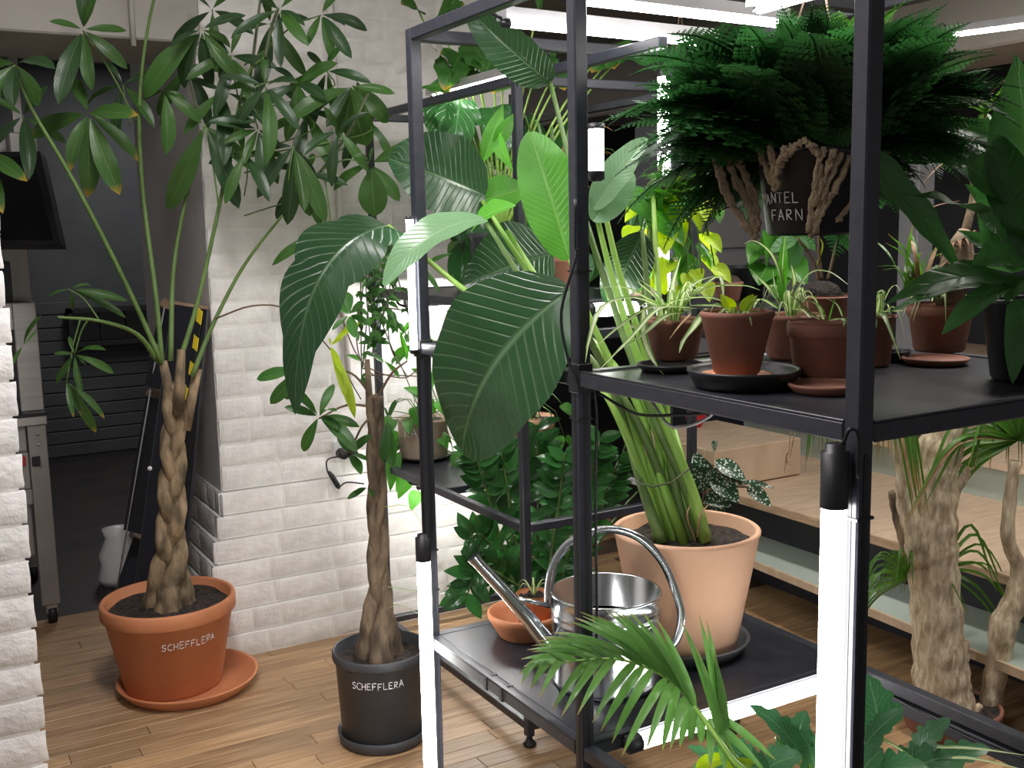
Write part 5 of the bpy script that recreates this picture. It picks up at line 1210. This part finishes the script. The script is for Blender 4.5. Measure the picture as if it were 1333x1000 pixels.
for k in range(34):
    a = r_.uniform(0, 6.28); blade(bro, 'lf_brom' if k % 4 else 'dry_leaf', arch(bm_ + Vector((0, 0, .11)), (math.cos(a), math.sin(a), 0), r_.uniform(.08, .26), r_.uniform(.2, .44), r_.uniform(.02, .14), 8), .016)
# extra shelf on the side of the wall rack, behind the spider plants
sd = sharp('side_shelf', MB().box((QX1 + .012, 2.36, 1.19), (2.62, 2.86, 1.205), .002).box((QX1 + .012, 2.37, 1.12), (QX1 + .03, 2.39, 1.19)).box((QX1 + .012, 2.83, 1.12), (QX1 + .03, 2.85, 1.19)), 'black_shelf', rk2)
ZSS = 1.2055
def simple_pot(name, label, x, y, z, rt_, rb_, h, mat, rim=0.0):
    t_ = thing(name, label, 'potted plant', (x, y, z)); pot(t_, (x, y, z), rt_, rb_, h, mat, rim=rim, out=.004 if rim else 0, wall=.005, soil=.012); return t_, Vector((x, y, z + h))
p = onz(947, 393, ZSS)
tx1, top = simple_pot('small_cactus', 'small dark clay pot with a mossy mound on the side shelf', p.x, p.y, ZSS, .05, .037, .065, 'terracotta_shaded')
obj('moss_mound', MB().lathe([(.001, 0), (.044, 0), (.046, .012), (.03, .03), (.001, .036)], top - Vector((0, 0, .014)), 16), 'soil', tx1)
px2, top = simple_pot('philodendron', 'heart leaved philodendron in a black pot on the side shelf', 2.44, 2.68, ZSS, .07, .055, .11, 'black_plastic')
h2_ = hof(top)
for b_, t__, w_ in (((1002, 335), (992, 300), 46), ((1010, 330), (1022, 290), 46), ((1000, 345), (988, 372), 50), ((1026, 320), (1062, 322), 34), ((1024, 340), (1050, 372), 40), ((1010, 350), (1010, 390), 44), ((990, 320), (975, 345), 30), ((1042, 310), (1075, 300), 36)):
    B_ = at(*b_, h2_ - .05); leaf(px2, 'lf_pothos', B_, at(*t__, h2_ - .12), w_ * mpp(B_), kind='cord'); stem(px2, [top - Vector((0, 0, .01)), top.lerp(B_, .6) + Vector((0, 0, .02)), B_], .003, .002, 'green_stem', 'petiole', 6, 5)
# planter box with snake plant on the wall rack, seen between post and fern
p = Vector((1.90, 2.52, 1.2495)); p = onz(812, 398, 1.2495) if False else p
plx = at(812, 362, 3.05)
box = thing('planter_box', 'greyish wooden planter with snake plants on the wall rack', 'potted plant', (1.93, 2.555, 1.2495))
bx_, by_ = 1.94, 2.555
sharp('box', MB().box((bx_ - .10, by_ - .07, 1.2495), (bx_ + .09, by_ + .06, 1.36), .004), 'beige_clay', box)
sharp('soil', MB().box((bx_ - .09, by_ - .06, 1.36), (bx_ + .08, by_ + .05, 1.363)), 'soil', box)
for k in range(9):
    x = bx_ - .07 + .016 * k; leaf(box, 'lf_zz', (x, by_ - .01 + .02 * (k % 3 - 1), 1.36), (x + r_.uniform(-.03, .03), by_ + r_.uniform(-.03, .03), 1.36 + r_.uniform(.1, .22)), .022, kind='strap', nl=6, nw=2)
# lime pothos and small fern hanging behind the big fern
lx = at(885, 268, 2.78)
lime = thing('hanging_pothos', 'bright lime pothos hanging in a small black pot behind the fern', 'hanging plant', lx)
pot(lime, lx, .055, .042, .075, 'black_plastic', rim=0, wall=.005, soil=.01)
obj('hanger', MB().tube([lx + Vector((.05, 0, .075)), lx + Vector((0, 0, .5)), Vector((lx.x, lx.y, 2.56))], .0015, 5).tube([lx + Vector((-.05, 0, .075)), lx + Vector((0, 0, .5))], .0015, 5), 'brown_stem', lime)
pothos(lime, lx, lx + Vector((0, 0, .07)), 26, (.05, .15), .075, 'lf_lime', 9, .5, (.05, .35))
hx = hof(lx)
for b_, t__, w_, mm in (((872, 262), (884, 300), 24, 'lf_lime'), ((920, 236), (930, 280), 22, 'lf_lime'), ((905, 262), (912, 302), 22, 'lf_lime'), ((880, 240), (905, 222), 24, 'lf_lime'), ((858, 380), (866, 340), 26, 'lf_lime'), ((850, 275), (890, 318), 44, 'lf_pothos'), ((815, 250), (850, 290), 36, 'lf_pothos'), ((850, 270), (858, 232), 30, 'lf_strelitzia_bright')):
    leaf(lime, mm, at(*b_, hx - .08), at(*t__, hx - .12), w_ * mpp(lx), kind='cord')
for k in range(10):
    put_frond(lime, rf.choice(FB), at(870 + 8 * k % 40, 240 + (k % 3) * 14, hx - .08), rf.uniform(0, 6.28), R(rf.uniform(-60, 20)), .17, 0, 'fern_frond')
for k in range(9):
    put_frond(lime, rf.choice(FB), at(885 + (k % 3) * 12, 300 + k * 7, hx - .06), rf.uniform(0, 6.28), R(-70), .10, 0, 'fern_frond')
px_stem(lime, [(838, 395, hx - .1), (846, 300, hx - .1), (862, 205, hx - .1)], .008, .006, 'green_stem', 'stake')

# ---- cables, socket and ties
def cable(label, pts, r=.0028, mat='black_plastic', cat='cable'):
    P_ = curve([Vector(p) for p in pts], 26); o = obj('power_cable', MB().tube(P_, r, 6), mat, None, origin=P_[-1]); o['label'] = label; o['category'] = cat; return o
xb, yb = RX0, RY[1]
cable('black cable hanging down the front of the middle rack post', [(xb - .018, yb - .016, 1.50), (xb - .022, yb - .02, 1.42), (xb - .018, yb - .018, 1.40), (xb - .034, yb + .01, 1.30), (xb - .026, yb + .005, 1.22), (xb - .018, yb - .016, 1.17)])
cable('black cable tied along the lower half of the middle rack post', [(xb + .017, yb - .017, 1.16), (xb + .022, yb - .018, 1.1), (xb + .018, yb - .018, .95), (xb + .019, yb - .017, .75), (xb + .017, yb - .017, .66)])
cable('black cable sagging under the mid shelf edge', [(RX0 + .02, 1.60, 1.15), (RX0 + .03, 1.50, 1.125), (RX0 + .03, 1.38, 1.14), (RX0 + .02, 1.30, 1.155)])
cable('grey looped cable under the mid shelf edge', [(RX0 + .04, 1.47, 1.15), (RX0 + .04, 1.42, 1.115), (RX0 + .04, 1.36, 1.125), (RX0 + .05, 1.32, 1.15), (RX0 + .06, 1.36, 1.155)], .0026, 'grey_cable')
cable('black cable down the corner post above the lit tube', [(RX0 - .034, RY[0] - .005, 1.165), (RX0 - .03, RY[0] - .012, 1.185), (RX0 - .018, RY[0] - .016, 1.175), (RX0 - .016, RY[0] - .016, 1.12)])
cable('thin black cable along the floor side rail of the rack', [(RX1 - .02, 1.55, .44), (RX1 - .022, 1.3, .425), (RX1 - .02, 1.1, .44)])
sk = ony(444, 588, WALL_Y)
sock = thing('wall_socket', 'wall socket with black plugs and cord on the white brick wall', 'socket', (sk.x, WALL_Y - .02, sk.z))
sharp('plate', MB().box((sk.x - .035, WALL_Y - .022, sk.z - .035), (sk.x + .05, WALL_Y - .002, sk.z + .045), .004), 'white_plastic', sock)
obj('plug', MB().tube([(sk.x - .01, WALL_Y - .022, sk.z), (sk.x - .01, WALL_Y - .06, sk.z - .004)], [.02, .014], 14), 'black_plastic', sock)
obj('plug', MB().tube([(sk.x + .03, WALL_Y - .022, sk.z - .005), (sk.x + .03, WALL_Y - .055, sk.z - .005)], [.02, .016], 14), 'black_plastic', sock)
w0 = [(427, 598), (426, 612), (432, 625)]
obj('cord', MB().tube(curve([Vector((sk.x - .01, WALL_Y - .06, sk.z - .004))] + [ony(x, y, WALL_Y - .05) for x, y in w0], 12), .003, 6), 'black_plastic', sock)
obj('inline_switch', MB().tube([ony(428, 614, WALL_Y - .05), ony(432, 620, WALL_Y - .05), ony(440, 633, WALL_Y - .05), ony(442, 636, WALL_Y - .05)], [.005, .010, .010, .005], 8), 'black_plastic', sock)
obj('cord', MB().tube(curve([ony(442, 634, WALL_Y - .05), ony(452, 628, WALL_Y - .05), ony(474, 630, WALL_Y - .06)], 8), .003, 6), 'black_plastic', sock)
